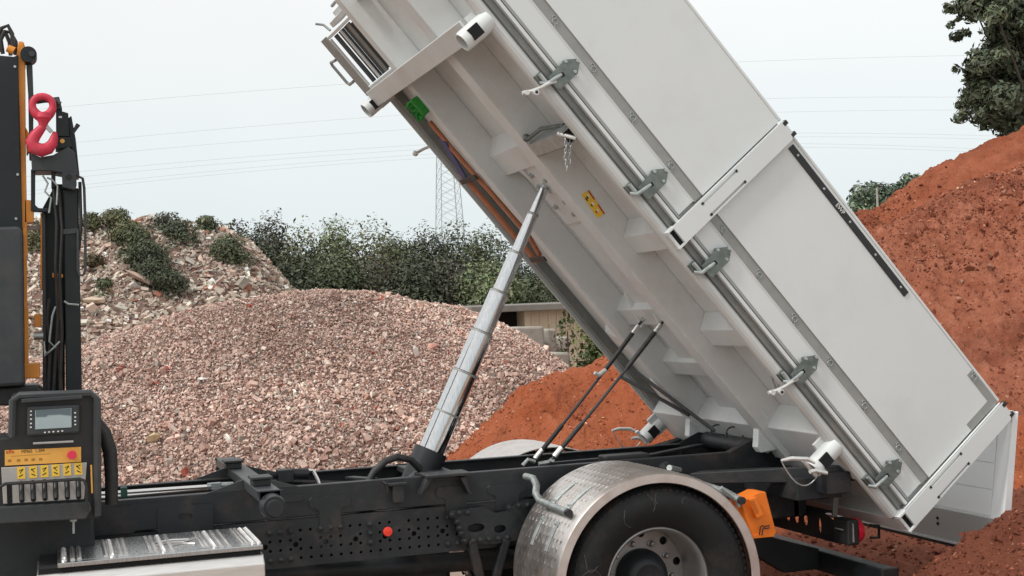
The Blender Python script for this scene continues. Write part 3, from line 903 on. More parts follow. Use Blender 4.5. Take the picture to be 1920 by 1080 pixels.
# pylon and power lines
py_ = 280
pb_ = [(78.095,2.117),(78.895,21.219),(78.781,35.744)]
zb0, zb1 = [(78.895,21.219),(78.781,35.744)][0][1], [(78.895,21.219),(78.781,35.744)][1][1]
pyl = empty('pylon', (pb_[1][0], py_, GZ))
tag(pyl, 'grey lattice power pylon rising behind the hedge', 'pylon')
cx_ = pb_[1][0]
def half(z): return max(.7, 2.45 - (z - zb0) * .042)
lv = [GZ, 6, 11, zb0 - .5] + list(np.arange(zb0 + 2.2, 56, 2.2))
for sx in (-1, 1):
    for sy in (-1, 1):
        MB().tube([(cx_ + sx * half(z), py_ + sy * half(z), z) for z in lv], .105, 5).build('leg', PYLON, pyl)
br = MB()
for a, b in zip(lv[:-1], lv[1:]):
    for s in (-1, 1):
        br.tube([(cx_ - half(a), py_ + s * half(a), a), (cx_ + half(b), py_ + s * half(b), b)], .045, 4)
        br.tube([(cx_ + half(a), py_ + s * half(a), a), (cx_ - half(b), py_ + s * half(b), b)], .045, 4)
        br.tube([(cx_ + s * half(a), py_ - half(a), a), (cx_ + s * half(b), py_ + half(b), b)], .045, 4)
        br.tube([(cx_ + s * half(a), py_ + half(a), a), (cx_ + s * half(b), py_ - half(b), b)], .045, 4)
tag(br.build('lattice_brace', PYLON, pyl), kind='stuff')
for z, L in ((51, 5), (55, 4)):
    MB().beam((cx_ - L, py_, z), (cx_ + L, py_, z), .3, .3).build('cross_arm', PYLON, pyl)
WIRES = [
    ([(4.111,47.317),(51.740,52.596),(164.216,59.114),(210.674,61.974)], 'topmost single power line in the sky'),
    ([(3.855,39.808),(60.659,45.979),(163.740,49.713),(210.107,51.750)], 'second power line from the top of the sky'),
    ([(3.760,37.022),(61.691,42.785),(165.010,46.550),(211.485,48.448)], 'third power line from the top of the sky'),
    ([(3.647,33.703),(70.975,40.391),(167.591,40.841),(219.013,42.365)], 'upper power line of the middle pair'),
    ([(4.125,32.735),(72.118,39.353),(168.272,40.078),(218.961,41.430)], 'lower power line of the middle pair'),
    ([(4.070,31.129),(73.258,38.196),(168.908,38.423),(214.101,39.163)], 'upper power line of the lowest pair'),
    ([(4.045,30.380),(73.225,37.386),(168.862,37.532),(214.057,38.366)], 'lower power line of the lowest pair'),
]
for pts_, lab in WIRES:
    xs_, zs_ = np.array(pts_).T
    co = np.polyfit(xs_, zs_, 2)
    xx = np.linspace(-70, 240, 40)
    ob = MB().tube([(a, py_ + 3, float(np.polyval(co, a))) for a in xx], .045, 4).build('power_line', WIRE)
    tag(ob, lab, 'power line')
# ---------------------------------------------------------------- the tipper truck
truck = empty('tipper_truck', (0, 0, GZ))
tag(truck, 'dark three way tipper truck with raised white dump body and loading crane', 'truck')

# ---- chassis
def csec(y0, x0, x1, z0, z1, s, t=.008, fl=.07):
    """channel section with web at y0 and flanges pointing inwards (s = +1 inwards is +y)"""
    m = MB()
    m.box(x0, x1, min(y0, y0 + s * t), max(y0, y0 + s * t), z0, z1)
    a, b = sorted((y0 + s * t, y0 + s * fl))
    m.box(x0, x1, a, b, z1 - t, z1).box(x0, x1, a, b, z0, z0 + t)
    return m
chassis = MB()
for yy in (-.30, .30):
    pass
for x_ in (-3.0, -1.7, -.55, .35, 1.15):
    chassis.box(x_ - .05, x_ + .05, -.37, .37, .66, .78)
chassis = chassis.build('chassis_frame', DARK, truck)

HX0, HP = -2.03, .0575                                       # hole rows of the main frame rail
zA, zB = .788, .632
rows = [zA, zA - .052, zA - .104, zB]
holes = []
bolts = []
for i in range(22):
    x_ = HX0 + i * HP
    for r, z_ in enumerate(rows):
        if (r == 0 and i in (0, 1, 2, 5, 6, 7, 10, 18, 19, 20)) or (r == 3 and i in (0, 1, 2, 18, 19, 20)) or (r in (1, 2) and i == 10):
            bolts.append((x_, z_))
        elif RNG.random() > .05:
            holes.append(circle(x_, z_, .0095, 8))
for i in (-.5, 2.5, 5.5, 8.5, 11.5, 14.5, 17.5):
    holes.append(circle(HX0 + HP * i, (rows[1] + rows[2]) / 2, .0155, 10))
fr = plate('frame_rail', [(-3.6, .585), (.95, .585), (1.28, .66), (1.28, .852), (-3.6, .852)], holes, .009, DARK, side_at(0, -.38, 0), chassis, .002)
fm = MB().box(-3.6, 1.28, -.375, -.31, .843, .852).box(-3.6, .95, -.375, -.31, .585, .594).box(-3.6, 1.28, -.33, -.325, .6, .84)
fm.build('rail_flange', DARK, chassis)
csec(.385, -3.6, 1.28, .585, .852, -1).build('frame_rail', DARK, chassis)
sub = MB().prism([(-3.6, .866), (1.25, .866), (1.25, 1.0), (1.12, 1.085), (1.02, 1.10), (.86, 1.033), (-3.6, 1.036)], -.385, -.377)
sub.box(-3.6, .86, -.377, -.315, 1.028, 1.036).hexa([(.86, -.377, 1.025), (1.02, -.377, 1.092), (1.02, -.315, 1.092), (.86, -.315, 1.025), (.86, -.377, 1.033), (1.02, -.377, 1.10), (1.02, -.315, 1.10), (.86, -.315, 1.033)])
sub.box(-3.6, 1.25, -.377, -.315, .866, .874)
sub.build('subframe_rail', DARK, chassis, .0015)
sub = MB().prism([(-3.6, .866), (1.25, .866), (1.25, 1.0), (1.12, 1.085), (1.02, 1.10), (.86, 1.033), (-3.6, 1.036)], .377, .385)
sub.box(-3.6, .86, .315, .377, 1.028, 1.036).box(-3.6, 1.25, .315, .377, .866, .874)
sub.build('subframe_rail', DARK, chassis, .0015)
for x_ in (-2.7, -1.45, -.42, .42):
    MB().box(x_ - .06, x_ + .06, -.375, .375, .88, .93).build('crossmember', DARK, chassis, .003)
# bolts
bm_ = MB().lathe([(0, .001), (.0005, .019), (.012, .019), (.0125, .0145), (.022, .0125), (.026, .007), (.0265, .001)], (0, 0, 0), 'z', 10)
bolt_me = local_mesh(bm_.mt(DARK), 'bolt')
for x_, z_ in bolts:
    place('bolt', bolt_me, side_at(x_, -.3848, z_), chassis)
# mounting plates that tie subframe and frame together
def tplate(cx, top, w, stem, zb, zs, r=.014, parent=chassis):
    o = [(cx - stem, zb), (cx + stem, zb), (cx + stem, zs - .02), (cx + stem + .02, zs), (cx + w - r, zs), (cx + w, zs + r), (cx + w, top - r), (cx + w - r, top),
         (cx - w + r, top), (cx - w, top - r), (cx - w, zs + r), (cx - w + r, zs), (cx - stem - .02, zs), (cx - stem, zs - .02)]
    plate('mounting_plate', o, [], .009, DARK, side_at(0, -.3895, 0), parent, .003)
tplate(HX0 + 6 * HP, .968, .118, .062, .765, .905)
tplate(HX0 + 19 * HP, .968, .118, .062, .765, .905)
tplate(-.62, .955, .12, .07, .80, .90)
plate('mounting_plate', slot(-1.905, .975, .13, .042, .014), [], .008, DARK, side_at(0, -.389, 0), chassis, .003)
tplate(-2.62, 1.012, .17, .15, .868, .90)
plate('access_plate', slot([(-2.491,0.910)][0][0], [(-2.491,0.910)][0][1] - .005, .30, .155, .02), [slot([(-2.491,0.921)][0][0], [(-2.491,0.921)][0][1], .075, .035, .015)], .01, DARK, side_at(0, -.397, 0), chassis, .003)
plate('access_plate', slot(-2.93, .93, .33, .15, .02), [], .01, DARK, side_at(0, -.3905, 0), chassis, .003)
# reflector
rx, rz = [(-1.353,0.736)][0]
MB().lathe([(0, .001), (0, .026), (.008, .026), (.011, .020), (.0115, .001)], (0, 0, 0), 'z', 20).mt(REDP)
rf = MB().lathe([(.0, .001), (.0, .027), (-.008, .027), (-.011, .021), (-.010, .019), (-.012, .010), (-.012, .001)], (rx, -.386, rz), 'y', 20)
rf.build('side_reflector', REDP, truck)
# small bracket on the subframe
bx_, bz_ = [(-1.294,1.015)][0]
b = MB().box(bx_ - .055, bx_ + .055, -.45, -.386, bz_ - .012, bz_ + .002).box(bx_ - .03, bx_ + .035, -.44, -.386, bz_ - .11, bz_ - .012)
b.tube([(bx_ - .075, -.39, bz_ + .01), (bx_ - .06, -.42, bz_), (bx_ - .055, -.42, bz_ - .05)], .006, 6)
b.build('tie_bracket', DARK, truck, .003)
# gussets that carry the cylinder cradle
for poly in ([(-1.120,1.040),(-1.088,1.037),(-1.162,0.941),(-1.175,0.942)], [(-0.927,1.025),(-0.894,1.023),(-0.862,0.920),(-0.879,0.921)]):
    MB().prism(poly, -.47, -.386).build('cradle_gusset', DARK, truck, .003)
cr0 = [(-1.116,1.041),(-0.896,1.043)]
MB().box(cr0[0][0] - .02, cr0[1][0] + .03, -.50, -.30, 1.037, 1.052).box(cr0[0][0], cr0[1][0], -.40, .40, 1.0, 1.036).build('cradle_plate', DARK, truck, .003)
# spring hanger bracket in front of the wheel
out = [(-0.985,0.832),(-0.793,0.841),(-0.713,0.796),(-0.630,0.802),(-0.561,0.847),(-0.492,0.831),(-0.532,0.740),(-0.594,0.623),(-0.720,0.616),(-0.909,0.633),(-0.950,0.745)]
hl = [[(x_ + a, z_ + b) for a, b in circle(0, 0, 1, 12)] for x_, z_ in ()]
def ell(px, rx, rz):
    return [(px[0] + rx * math.cos(2 * math.pi * i / 14), px[1] + rz * math.sin(2 * math.pi * i / 14)) for i in range(14)]
sp_ = plate('spring_hanger', out, [ell([(-0.837,0.720)][0], .055, .026), ell([(-0.690,0.701)][0], .038, .024)], .03, DARK, side_at(0, -.43, 0), truck, .006)
m = MB()
for (a, b), (c_, d_) in (([(-0.869,0.654)][0], [(-0.803,0.374)][0]), ([(-0.653,0.641)][0], [(-0.731,0.366)][0])):
    m.beam((a, -.44, b), (c_, -.40, d_), .05, .05, (0, 1, 0))
m.build('hanger_leg', DARK, truck, .008)
for q in [(-0.982,0.811),(-0.937,0.817),(-0.885,0.815),(-0.632,0.822),(-0.572,0.830),(-0.515,0.828),(-0.911,0.653),(-0.860,0.648),(-0.814,0.650),(-0.762,0.649),(-0.706,0.647),(-0.650,0.648),(-0.952,0.768),(-0.940,0.730),(-0.929,0.698)]:
    place('bolt', bolt_me, side_at(q[0], -.4452, q[1]), sp_)
# black box added under the frame to cover the bright ground; drive shaft
MB().box(-2.3, -.78, .35, 1.1, -.02, .62).build('black_filler_box', BLACK, truck, .03)
MB().cyl((-3.6, 0, .55), (0, 0, .42), .06, .06, 12).build('drive_shaft', DARK, truck)

# front crossbeam with rubber pads and trunnion seats
fb = MB().box(-2.165, -2.05, -1.0, 1.0, 1.042, 1.10)
fbo = fb.build('front_crossbeam', GREYP, truck, .006)
for s in (-1, 1):
    MB().cyl((-2.10, s * 1.0, 1.02), (-2.10, s * 1.10, 1.02), .068, .060, 20).cyl((-2.10, s * 1.10, 1.02), (-2.10, s * 1.125, 1.02), .048, .042, 20).build('trunnion_seat', DARK, fbo, .004)
    MB().prism([(-2.175, 1.10), (-2.04, 1.10), (-2.05, .97), (-2.13, .93)], s * .985, s * 1.0).build('end_plate', DARK, fbo, .003)
    MB().prism([(-2.37, 1.037), (-2.166, 1.037), (-2.166, 1.098)], s * .383, s * .371).build('gusset', GREYP, fbo)
    MB().prism([(-1.86, 1.037), (-2.049, 1.037), (-2.049, 1.098)], s * .383, s * .371).build('gusset', GREYP, fbo)
for q in [(-2.115,-0.726),(-2.141,0.280)]:
    MB().box(q[0] - .05, q[0] + .045, q[1] - .06, q[1] + .06, 1.1005, 1.135).box(q[0] - .06, q[0] + .055, q[1] - .075, q[1] + .075, 1.135, 1.15).build('rubber_pad', BLACK, fbo, .004)
# things between the rails
rp = [(-2.876,1.030),(-2.277,1.031)]
MB().tube([(rp[0][0] - .4, 0, rp[0][1] + .01), (rp[1][0], 0, rp[1][1])], .012, 8).build('hydraulic_pipe', STEELW, truck)
MB().cyl((rp[1][0] - .05, 0, rp[1][1]), (rp[1][0] + .10, 0, rp[1][1]), .022, .018, 8).box(rp[1][0] - .03, rp[1][0] + .03, -.02, .02, rp[1][1] - .02, rp[1][1] + .02).build('pipe_union', GALV, truck, .003)
MB().tube([(rp[0][0] - .4, .1, rp[0][1] - .03), (rp[1][0] + .1, .1, rp[1][1] - .02)], .01, 8).build('hydraulic_pipe', STEELW, truck)
cp = [(-2.795,1.036)][0]
MB().box(cp[0] - .018, cp[0] + .018, -.02, .02, cp[1] - .03, cp[1] + .03).build('pipe_clamp', mat('clamp_green', (.03, .09, .07), .5), truck, .004)
v0 = [(-1.987,1.086),(-1.926,1.069),(-1.837,1.075),(-1.743,1.067),(-1.681,1.009)]
hv = MB()
hv.cyl((v0[0][0], -.05, v0[0][1]), (v0[1][0], -.05, v0[1][1]), .024, .02, 10).box(v0[1][0], v0[2][0], -.1, 0, v0[1][1] - .04, v0[1][1] + .035)
hv.cyl((v0[2][0], -.05, v0[2][1]), (v0[3][0], -.05, v0[3][1]), .03, .03, 12)
hv.build('hydraulic_valve', DARK, truck, .004)
MB().tube([(v0[3][0], -.05, v0[3][1] + .02), (v0[3][0] + .03, -.05, v0[3][1] + .015), (v0[4][0] - .01, -.07, v0[4][1] + .02), (v0[4][0], -.08, v0[4][1] - .02)], .011, 8).build('hydraulic_pipe', STEELW, truck)
for i in range(3):
    o = i * .025
    MB().tube([(v0[0][0] - .25, .08 + o, .98), (v0[0][0] - .05, .06 + o, 1.01 + o), (v0[1][0] + .05, .02 + o, 1.02), (v0[3][0] + .25, .05 + o, .98), (-1.15, .1 + o, .97)], .011, 6).build('hydraulic_hose', HOSE, truck)
MB().beam((-1.467,0.100,1.009), (-1.384,-0.200,1.023), .06, .012).build('stay_bar', DARK, truck)
# long beams between the rails towards the rear
MB().beam((-.15, .15, .985), (.75, .1, 1.0), .05, .03).build('stay_bar', DARK, truck, .003)
MB().beam((.25, -.10, 1.0), (.95, .2, 1.03), .06, .02).build('stay_bar', DARK, truck, .003)
MB().box(.06, .36, -.30, -.16, 1.0, 1.06).build('rubber_pad', BLACK, truck, .01)
# rear pivot tube, outriggers, cross member
MB().cyl((1.08, -.37, 1.045), (1.08, .37, 1.045), .055, .055, 20).build('pivot_tube', DARK, truck)
for yy in (.12, -.10):
    MB().tube([(1.05 + .06 * math.cos(t), yy + .02 * math.sin(t), 1.115 + .05 * math.sin(t)) for t in np.linspace(-.6, 3.5, 12)], .005, 6).build('wire_loop', HOSE, truck)
for s in (-1, 1):
    o_ = MB().hexa([(.48, s * .60, .89), (1.22, s * 1.13, .90), (1.30, s * 1.13, .90), (.60, s * .52, .89), (.48, s * .60, .955), (1.22, s * 1.13, 1.0), (1.30, s * 1.13, 1.0), (.60, s * .52, .955)])
    o_.box(.95, 1.25, min(s * .385, s * 1.05), max(s * .385, s * 1.05), .80, .93)
    o_.box(1.08, 1.24, min(s * 1.02, s * 1.17), max(s * 1.02, s * 1.17), .84, .965)
    o_.build('rear_outrigger', DARK, truck, .006)
MB().box(1.2, 1.30, -.55, .55, .62, .92).box(.7, 1.25, -.55, -.39, .62, .80).box(.7, 1.25, .39, .55, .62, .80).build('rear_crossmember', DARK, truck, .01)

# ---- underrun bar and light carrier
ub = MB().box(1.40, 1.50, -1.2, 1.2, .255, .385)
ubo = ub.build('underrun_bar', DARK2, truck, .012)
MB().box(1.392, 1.508, -1.215, -1.196, .25, .39).build('end_cap', BLACK, ubo, .01)
for s in (-1, 1):
    MB().prism([(.62, .80), (.98, .80), (1.06, .50), (1.40, .40), (1.40, .27), (1.15, .27), (.80, .50)], s * .42, s * .50).build('bumper_bracket', DARK2, ubo, .004)
lo = [(-.90, .50), (.90, .50), (.90, .62), (.75, .665), (-.75, .665), (-.90, .62)]
lh = [ell((q, .595), .028, .036) for q in (-.31, -.42, -.53, -.2, .3, .45)] + [ell((-.70, .58), .018, .052)]
YZ = Matrix(((0, 0, 1, 0), (1, 0, 0, 0), (0, 1, 0, 0), (0, 0, 0, 1)))
lc = plate('light_carrier', lo, lh, .008, DARK2, Matrix.Translation((1.30, 0, 0)) @ YZ, truck, .003)
MB().box(1.302, 1.37, -.75, .75, .662, .67).build('carrier_flange', DARK2, lc)
for s in (-1, 1):
    a, b = sorted((s * .90, s * 1.06))
    lb = MB().box(1.27, 1.35, a, b, .51, .66).build('lamp_housing', BLACK, lc, .01)
    MB().lathe([(0, .001), (0, .078), (.02, .078), (.045, .066), (.058, .04), (.062, .001)], (1.35, s * .985, .585), 'x', 24).build('tail_lamp', LAMPRED, lc)
    MB().box(1.30, 1.308, s * 1.064 - .004, s * 1.064 + .004, .53, .64).build('mounting_strip', GALV, lc)
    MB().cyl((1.262, s * .97 - .05, .60), (1.262, s * .97 + .03, .60), .005, .005, 6).build('stud', GALV, lc)

# ---- wheels, axle, fenders
WZ = .4353
def wheel(s):
    o = s                                                    # s=-1 the side that faces us
    t = MB()
    Y = lambda d: o * d
    prof = [(.90, .300), (1.09, .300), (1.125, .312), (1.15, .335), (1.172, .38), (1.183, .43), (1.177, .48), (1.160, .510), (1.140, .528), (1.115, .5365), (1.05, .540), (.92, .541), (.89, .535), (.885, .46), (.885, .32)]
    w = empty('wheel', (0, o * 1.0, WZ))
    w.parent = truck
    w.matrix_parent_inverse = wmat(truck).inverted()
    prof = [(a + (.028 if a > 1 else 0), .3 + (b - .3) * 1.045) for a, b in prof]
    t.lathe([(Y(a), b) for a, b in prof], (0, 0, WZ), 'y', 72, True)
    ty = t.build('tyre', RUBBER, w)
    tr = MB()
    for i in range(84):                                      # tread shoulder blocks
        a = 2 * math.pi * i / 84
        c_, s_ = math.cos(a), math.sin(a)
        p = []
        for yy, r0 in ((1.193, .5125), (1.13, .5488)):
            for rr in (r0, r0 + .012):
                for da in (-.022, .022):
                    p.append((rr * math.cos(a + da), Y(yy), WZ + rr * math.sin(a + da)))
        tr.hexa([p[0], p[1], p[5], p[4], p[2], p[3], p[7], p[6]])
    tag(tr.build('tread_block', RUBBER, w), kind='stuff')
    t2 = MB()
    t2.lathe([(Y(a - .345), b) for a, b in prof], (0, 0, WZ), 'y', 48, True)
    t2.build('tyre', RUBBER, w)
    r = MB()
    r.lathe([(Y(a), b) for a, b in [(1.128, .286), (1.146, .300), (1.142, .309), (1.125, .309), (1.118, .300), (1.08, .292), (1.0, .282), (.90, .280), (.86, .29), (.86, .278), (.90, .268), (1.0, .270), (1.09, .279)]], (0, 0, WZ), 'y', 64, True)
    r.build('rim', RIM, w)
    d = plate('wheel_disc', circle(0, 0, .272, 64), [circle(.240 * math.cos(k * math.pi / 5 + .25), .240 * math.sin(k * math.pi / 5 + .25), .024, 14) for k in range(10)] + [circle(0, 0, .150, 32)], .016, RIM, side_at(0, o * .885, WZ), w, .004)
    h = MB().lathe([(Y(a), b) for a, b in [(.66, .26), (.84, .26), (.845, .156), (.92, .154), (.95, .146), (.965, .135), (.98, .128), (1.0, .118), (1.015, .095), (1.018, .08), (1.005, .06), (1.01, .001)]], (0, 0, WZ), 'y', 40)
    h.build('hub', DARK, w)
    nm = MB().lathe([(0, .020), (.008, .020), (.010, .0155), (.028, .0145), (.034, .010), (.035, .001)], (0, 0, 0), 'z', 8)
    nme = local_mesh(nm.mt(DARK2 if s > 0 else RIM), 'wheel_nut')
    for k in range(10):
        a = k * math.pi / 5 + .55
        M = Matrix.Translation((.190 * math.cos(a), o * .894, WZ + .190 * math.sin(a))) @ (SIDE if s < 0 else Matrix.Rotation(math.radians(-90), 4, 'X'))
        place('wheel_nut', nme, M, w)
    return w, ty
wl, tyre = wheel(-1)
wheel(1)
# pale scuffs on the tyre wall
for th_, r0, r1, bend in ((118, .37, .47, .05), (96, .40, .50, -.04), (92, .44, .505, .02), (160, .40, .49, .10), (168, .36, .50, -.08), (72, .45, .49, .02)):
    pts_ = []
    for i in range(7):
        u = i / 6
        r_ = r0 + (r1 - r0) * u
        a = math.radians(th_) + bend * math.sin(u * 4)
        yb = np.interp(r_, [.335, .38, .43, .48, .51, .528], [1.15, 1.172, 1.183, 1.177, 1.16, 1.14])
        pts_.append(((.3 + (r_ - .3) * 1.045) * math.cos(a), -yb - .0285, WZ + (.3 + (r_ - .3) * 1.045) * math.sin(a)))
    MB().tube(pts_, .0013, 4).build('scuff_mark', SCUFF, wl)
MB().cyl((0, -.6, WZ), (0, .6, WZ), .075, .075, 16).ball((0, 0, WZ), .2, 16, 10, (1, .8, 1)).build('rear_axle', DARK, truck)

def fender(s):
    yo, yi = s * 1.225, s * .52
    FX = -.02
    f = MB()
    R1 = .6235
    a0, a1 = math.radians(-14), math.radians(196)
    f.lathe([(yi, R1), (yo - s * .02, R1), (yo, R1 - .012), (yo, R1 - .058), (yo - s * .006, R1 - .062), (yo - s * .006, R1 - .015), (yo - s * .022, R1 - .007), (yi, R1 - .006)], (FX, 0, WZ), 'y', 64, True, a0, a1)
    fo = f.build('fender', ALU, truck)
    d = MB()
    n = 0
    da = .050 / R1
    i = 0
    a = a0 + .02
    while a < a1 - .02:
        for j in range(12):
            y = yi + (yo - yi) * (j + .5 + (.5 if i % 2 else 0)) / 12.4
            if abs(y) > 1.19:
                continue
            w_, l_ = .0165, .028
            ca, sa = math.cos(a), math.sin(a)
            def P(dy, dt, h):
                t = a + dt / R1
                return (FX + (R1 + h) * math.cos(t), y + dy, WZ + (R1 + h) * math.sin(t))
            sk = .010 if i % 2 else -.010
            d.add([P(-w_, 0, 0), P(sk, -l_, 0), P(w_, 0, 0), P(-sk, l_, 0), P(0, 0, .0035)], [(0, 1, 4), (1, 2, 4), (2, 3, 4), (3, 0, 4)])
        a += da
        i += 1
    tag(d.build('tread_diamond', ALU, fo), kind='stuff')
    e = MB()                                                 # little flared end at the rear of the lip
    return fo
fn = fender(-1)
fender(1)
# tubular fender carriers with straps
p = (-0.511,-0.420,0.994), (-0.489,-0.500,0.988), (-0.498,-0.580,0.956), (-0.527,-0.640,0.919), (-0.524,-0.700,0.882), (-0.513,-0.850,0.872), (-0.512,-1.120,0.866)
tb = MB().tube(p, .021, 14).build('fender_tube', GALV, truck)
e = Vector(p[-1])
MB().cyl(e, e + Vector((0, -.03, 0)), .0215, .0215, 14).build('end_plug', BLACK, tb)
e0 = Vector(p[0]); 
ang = math.atan2(e.z - WZ, e.x)
for y_ in (-.78, -1.02):
    for sgn in (-1, 1):
        st_ = MB()
        R_ = .630
        vs = [[], []]
        for i in range(7):
            a = ang + sgn * (.07 + .28 * i / 6)
            vs[0].append((R_ * math.cos(a) - .02, y_ - .010, WZ + R_ * math.sin(a)))
            vs[1].append((R_ * math.cos(a) - .02, y_ + .010, WZ + R_ * math.sin(a)))
        st_.tube(vs[0], .006, 6).tube(vs[1], .006, 6)
        a = ang + sgn * .10
        st_.cyl((R_ * math.cos(a) - .02, y_ - .02, WZ + R_ * math.sin(a)), (R_ * math.cos(a) - .02, y_ + .02, WZ + R_ * math.sin(a)), .010, .010, 6)
        st_.build('strap', GALV, tb)
q = (0.542,-1.120,0.847), (0.536,-0.950,0.877), (0.513,-0.500,0.901)
tb2 = MB().tube(q, .021, 12).build('fender_tube', GALV, truck)
e = Vector(q[0])
MB().cyl(e, e + Vector((0, -.03, 0)), .0215, .0215, 14).build('end_plug', BLACK, tb2)
MB().tube([(0.444,-1.080,0.923), (0.536,-1.080,0.852), (0.554,-1.080,0.804)], .012, 8).build('strap', GALV, tb2)
MB().cyl((0.277,-0.750,1.017), (0.406,-0.620,0.983), .018, .014, 10).build('fender_bolt', GALV, truck)
MB().cyl((0.291,-0.620,1.007), (0.374,-0.500,1.003), .022, .022, 10).build('fender_bolt', BLACK, truck)

# ---- step box over the battery
sb = MB().prism([(-.58, .815), (-1.235, .815), (-1.278, .775), (-1.278, .25), (-.58, .25)], -3.26, -2.185, 'x').build('step_box', STEELW, truck, .006)
MB().box(-3.25, -2.20, -1.232, -.60, .8155, .84).build('step_gap', HOLE, sb)
sc_ = MB().box(-3.165, -2.187, -1.248, -.585, .840, .863).build('step_tread', STEELD, sb, .004)
rib = MB().mt(STEELW)
rib.tube([(0, -.28, 0), (0, .26, 0)], .0115, 8)
rib_me = local_mesh(rib, 'tread_rib')
perf = MB().mt(STEELW)
for k in range(14):
    perf.lathe([(0, .015), (.008, .012), (.010, .008), (.004, .004)], (0, -.27 + k * .04, 0), 'z', 8)
perf_me = local_mesh(perf, 'punched_row')
for k, (dx, typ) in enumerate([(.03, 1), (.07, 0), (.10, 0), (.22, 0), (.25, 1), (.29, 0), (.315, 0), (.43, 0), (.455, 0), (.49, 1), (.53, 0), (.68, 0), (.70, 0), (.73, 1), (.765, 0), (.80, 0), (.87, 0), (.89, 0), (.915, 1), (.945, 1)]):
    x_ = -3.165 + dx * 1.02
    place('punched_row' if typ else 'tread_rib', perf_me if typ else rib_me, Matrix.Translation((x_, -.92, .8635)), sc_)
for x0, x1 in ((-3.08, -2.93), (-2.78, -2.70), (-2.52, -2.40)):
    MB().box(x0, x1, -1.2, -.63, .8632, .8645).build('tread_field', STEELD, sc_)
sw = MB()
for dz, pts_ in enumerate(([(-2.70, -1.0), (-2.62, -.93), (-2.55, -.96), (-2.48, -.86)], [(-2.69, -.90), (-2.60, -.85), (-2.52, -.88), (-2.45, -.78)], [(-2.62, -1.05), (-2.56, -1.0), (-2.50, -1.04)])):
    sw.tube([(a, b, .866) for a, b in pts_], .007, 6)
sw.build('tread_emblem', STEELW, sc_)
for x_ in (-2.55, -2.42, -2.30):
    MB().box(x_, x_ + .07, -1.281, -1.277, .70, .712).box(x_, x_ + .012, -1.281, -1.277, .6, .712).build('pressed_line', DARK, sb)

# ---- control panel of the crane
cpn = empty('control_panel', (-3.17, -1.0, 1.0)); cpn.parent = truck; cpn.matrix_parent_inverse = wmat(truck).inverted()
bx = [(-3.350,1.672),(-2.942,1.649),(-2.963,1.046),(-3.559,1.097),(-3.547,1.472),(-3.356,1.474)]
MB().prism([bx[5], bx[0], bx[1], bx[2], bx[3], bx[4]], -1.14, -.86).build('housing', BLACK, cpn, .012)
rimp = [(-3.351,1.479),(-3.341,1.646),(-3.312,1.670),(-2.984,1.662),(-2.955,1.634),(-2.966,1.240),(-2.972,1.064)]
MB().tube([(a, -1.165, b) for a, b in rimp], .019, 8).build('housing_rim', GREYP, cpn)
d0 = [(-3.280,1.616),(-3.035,1.611),(-3.039,1.471),(-3.285,1.472)]
du = MB().prism(d0[::-1], -1.172, -1.14).build('display_unit', GREYP, cpn, .012)
MB().prism([(-3.242,1.596),(-3.075,1.596),(-3.078,1.503),(-3.245,1.504)][::-1], -1.1755, -1.171).build('screen', SCREEN, du)
MB().prism([(-3.239,1.596),(-3.078,1.595),(-3.079,1.560),(-3.128,1.569),(-3.184,1.569),(-3.194,1.562),(-3.240,1.563)][::-1], -1.1768, -1.1757).build('screen_band', SCREEND, du)
bt = MB()
for (a, b) in [(-3.261,1.592),(-3.262,1.574),(-3.262,1.554),(-3.263,1.533),(-3.264,1.515),(-3.059,1.572),(-3.059,1.551),(-3.060,1.533),(-3.060,1.515),(-3.201,1.486),(-3.182,1.487),(-3.162,1.487),(-3.140,1.487),(-3.121,1.488)]:
    bt.box(a - .004, a + .004, -1.1765, -1.1722, b - .003, b + .003)
bt.build('display_key', INKW, du)
hd = [(-3.303,1.644),(-3.022,1.648)]
MB().beam((hd[0][0], -1.18, hd[0][1]), (hd[1][0], -1.18, hd[1][1]), .018, .02).build('grab_handle', GREYP, cpn, .004)
hd = [(-3.257,1.436),(-3.071,1.433)]
MB().beam((hd[0][0], -1.165, hd[0][1]), (hd[1][0], -1.165, hd[1][1]), .012, .010).build('light_strip', PANELG, cpn, .002)
lb_ = MB().prism([(-3.386,1.410),(-3.037,1.403),(-3.039,1.331),(-3.388,1.338)][::-1], -1.158, -1.14).build('label_plate', LABELO, cpn)
sbp = [(-3.081,1.369)][0]
MB().cyl((sbp[0], -1.156, sbp[1]), (sbp[0], -1.175, sbp[1]), .013, .013, 16).cyl((sbp[0], -1.175, sbp[1]), (sbp[0], -1.19, sbp[1]), .022, .020, 20).build('stop_button', PINKB, cpn, .003)
RX = Matrix.Rotation(math.radians(90), 4, 'X')
t0 = [(-3.382,1.395),(-3.312,1.393),(-3.381,1.351),(-3.179,1.341)]
lettering('lettering', 'effe', .026, INKR, Matrix.Translation((t0[0][0], -1.1585, t0[0][1])) @ RX, lb_)
lettering('lettering', 'MM65  1.204', .020, INKK, Matrix.Translation((t0[1][0], -1.1585, t0[1][1])) @ RX, lb_)
pr = MB()
for k in range(5):
    a, b = [(-3.366,1.360),(-3.325,1.359),(-3.291,1.359),(-3.259,1.358),(-3.225,1.357)][k]
    pr.box(a - .008, a + .008, -1.1586, -1.158, b - .006, b + .006)
a, b = [(-3.360,1.381)][0]
pr.box(a, a + .18, -1.1586, -1.158, b - .001, b + .001)
pr.build('printed_symbol', mat('print_brown', (.36, .17, .03), .6), lb_)
vp = MB().prism([(-3.405,1.330),(-3.012,1.326),(-3.031,1.149),(-3.401,1.156)][::-1], -1.165, -1.14).build('lever_plate', PANELG, cpn, .003)
SLX = [(17, 902), (40.5, 899), (62, 897), (84, 896), (104.5, 894.5), (126, 893), (147, 891)]
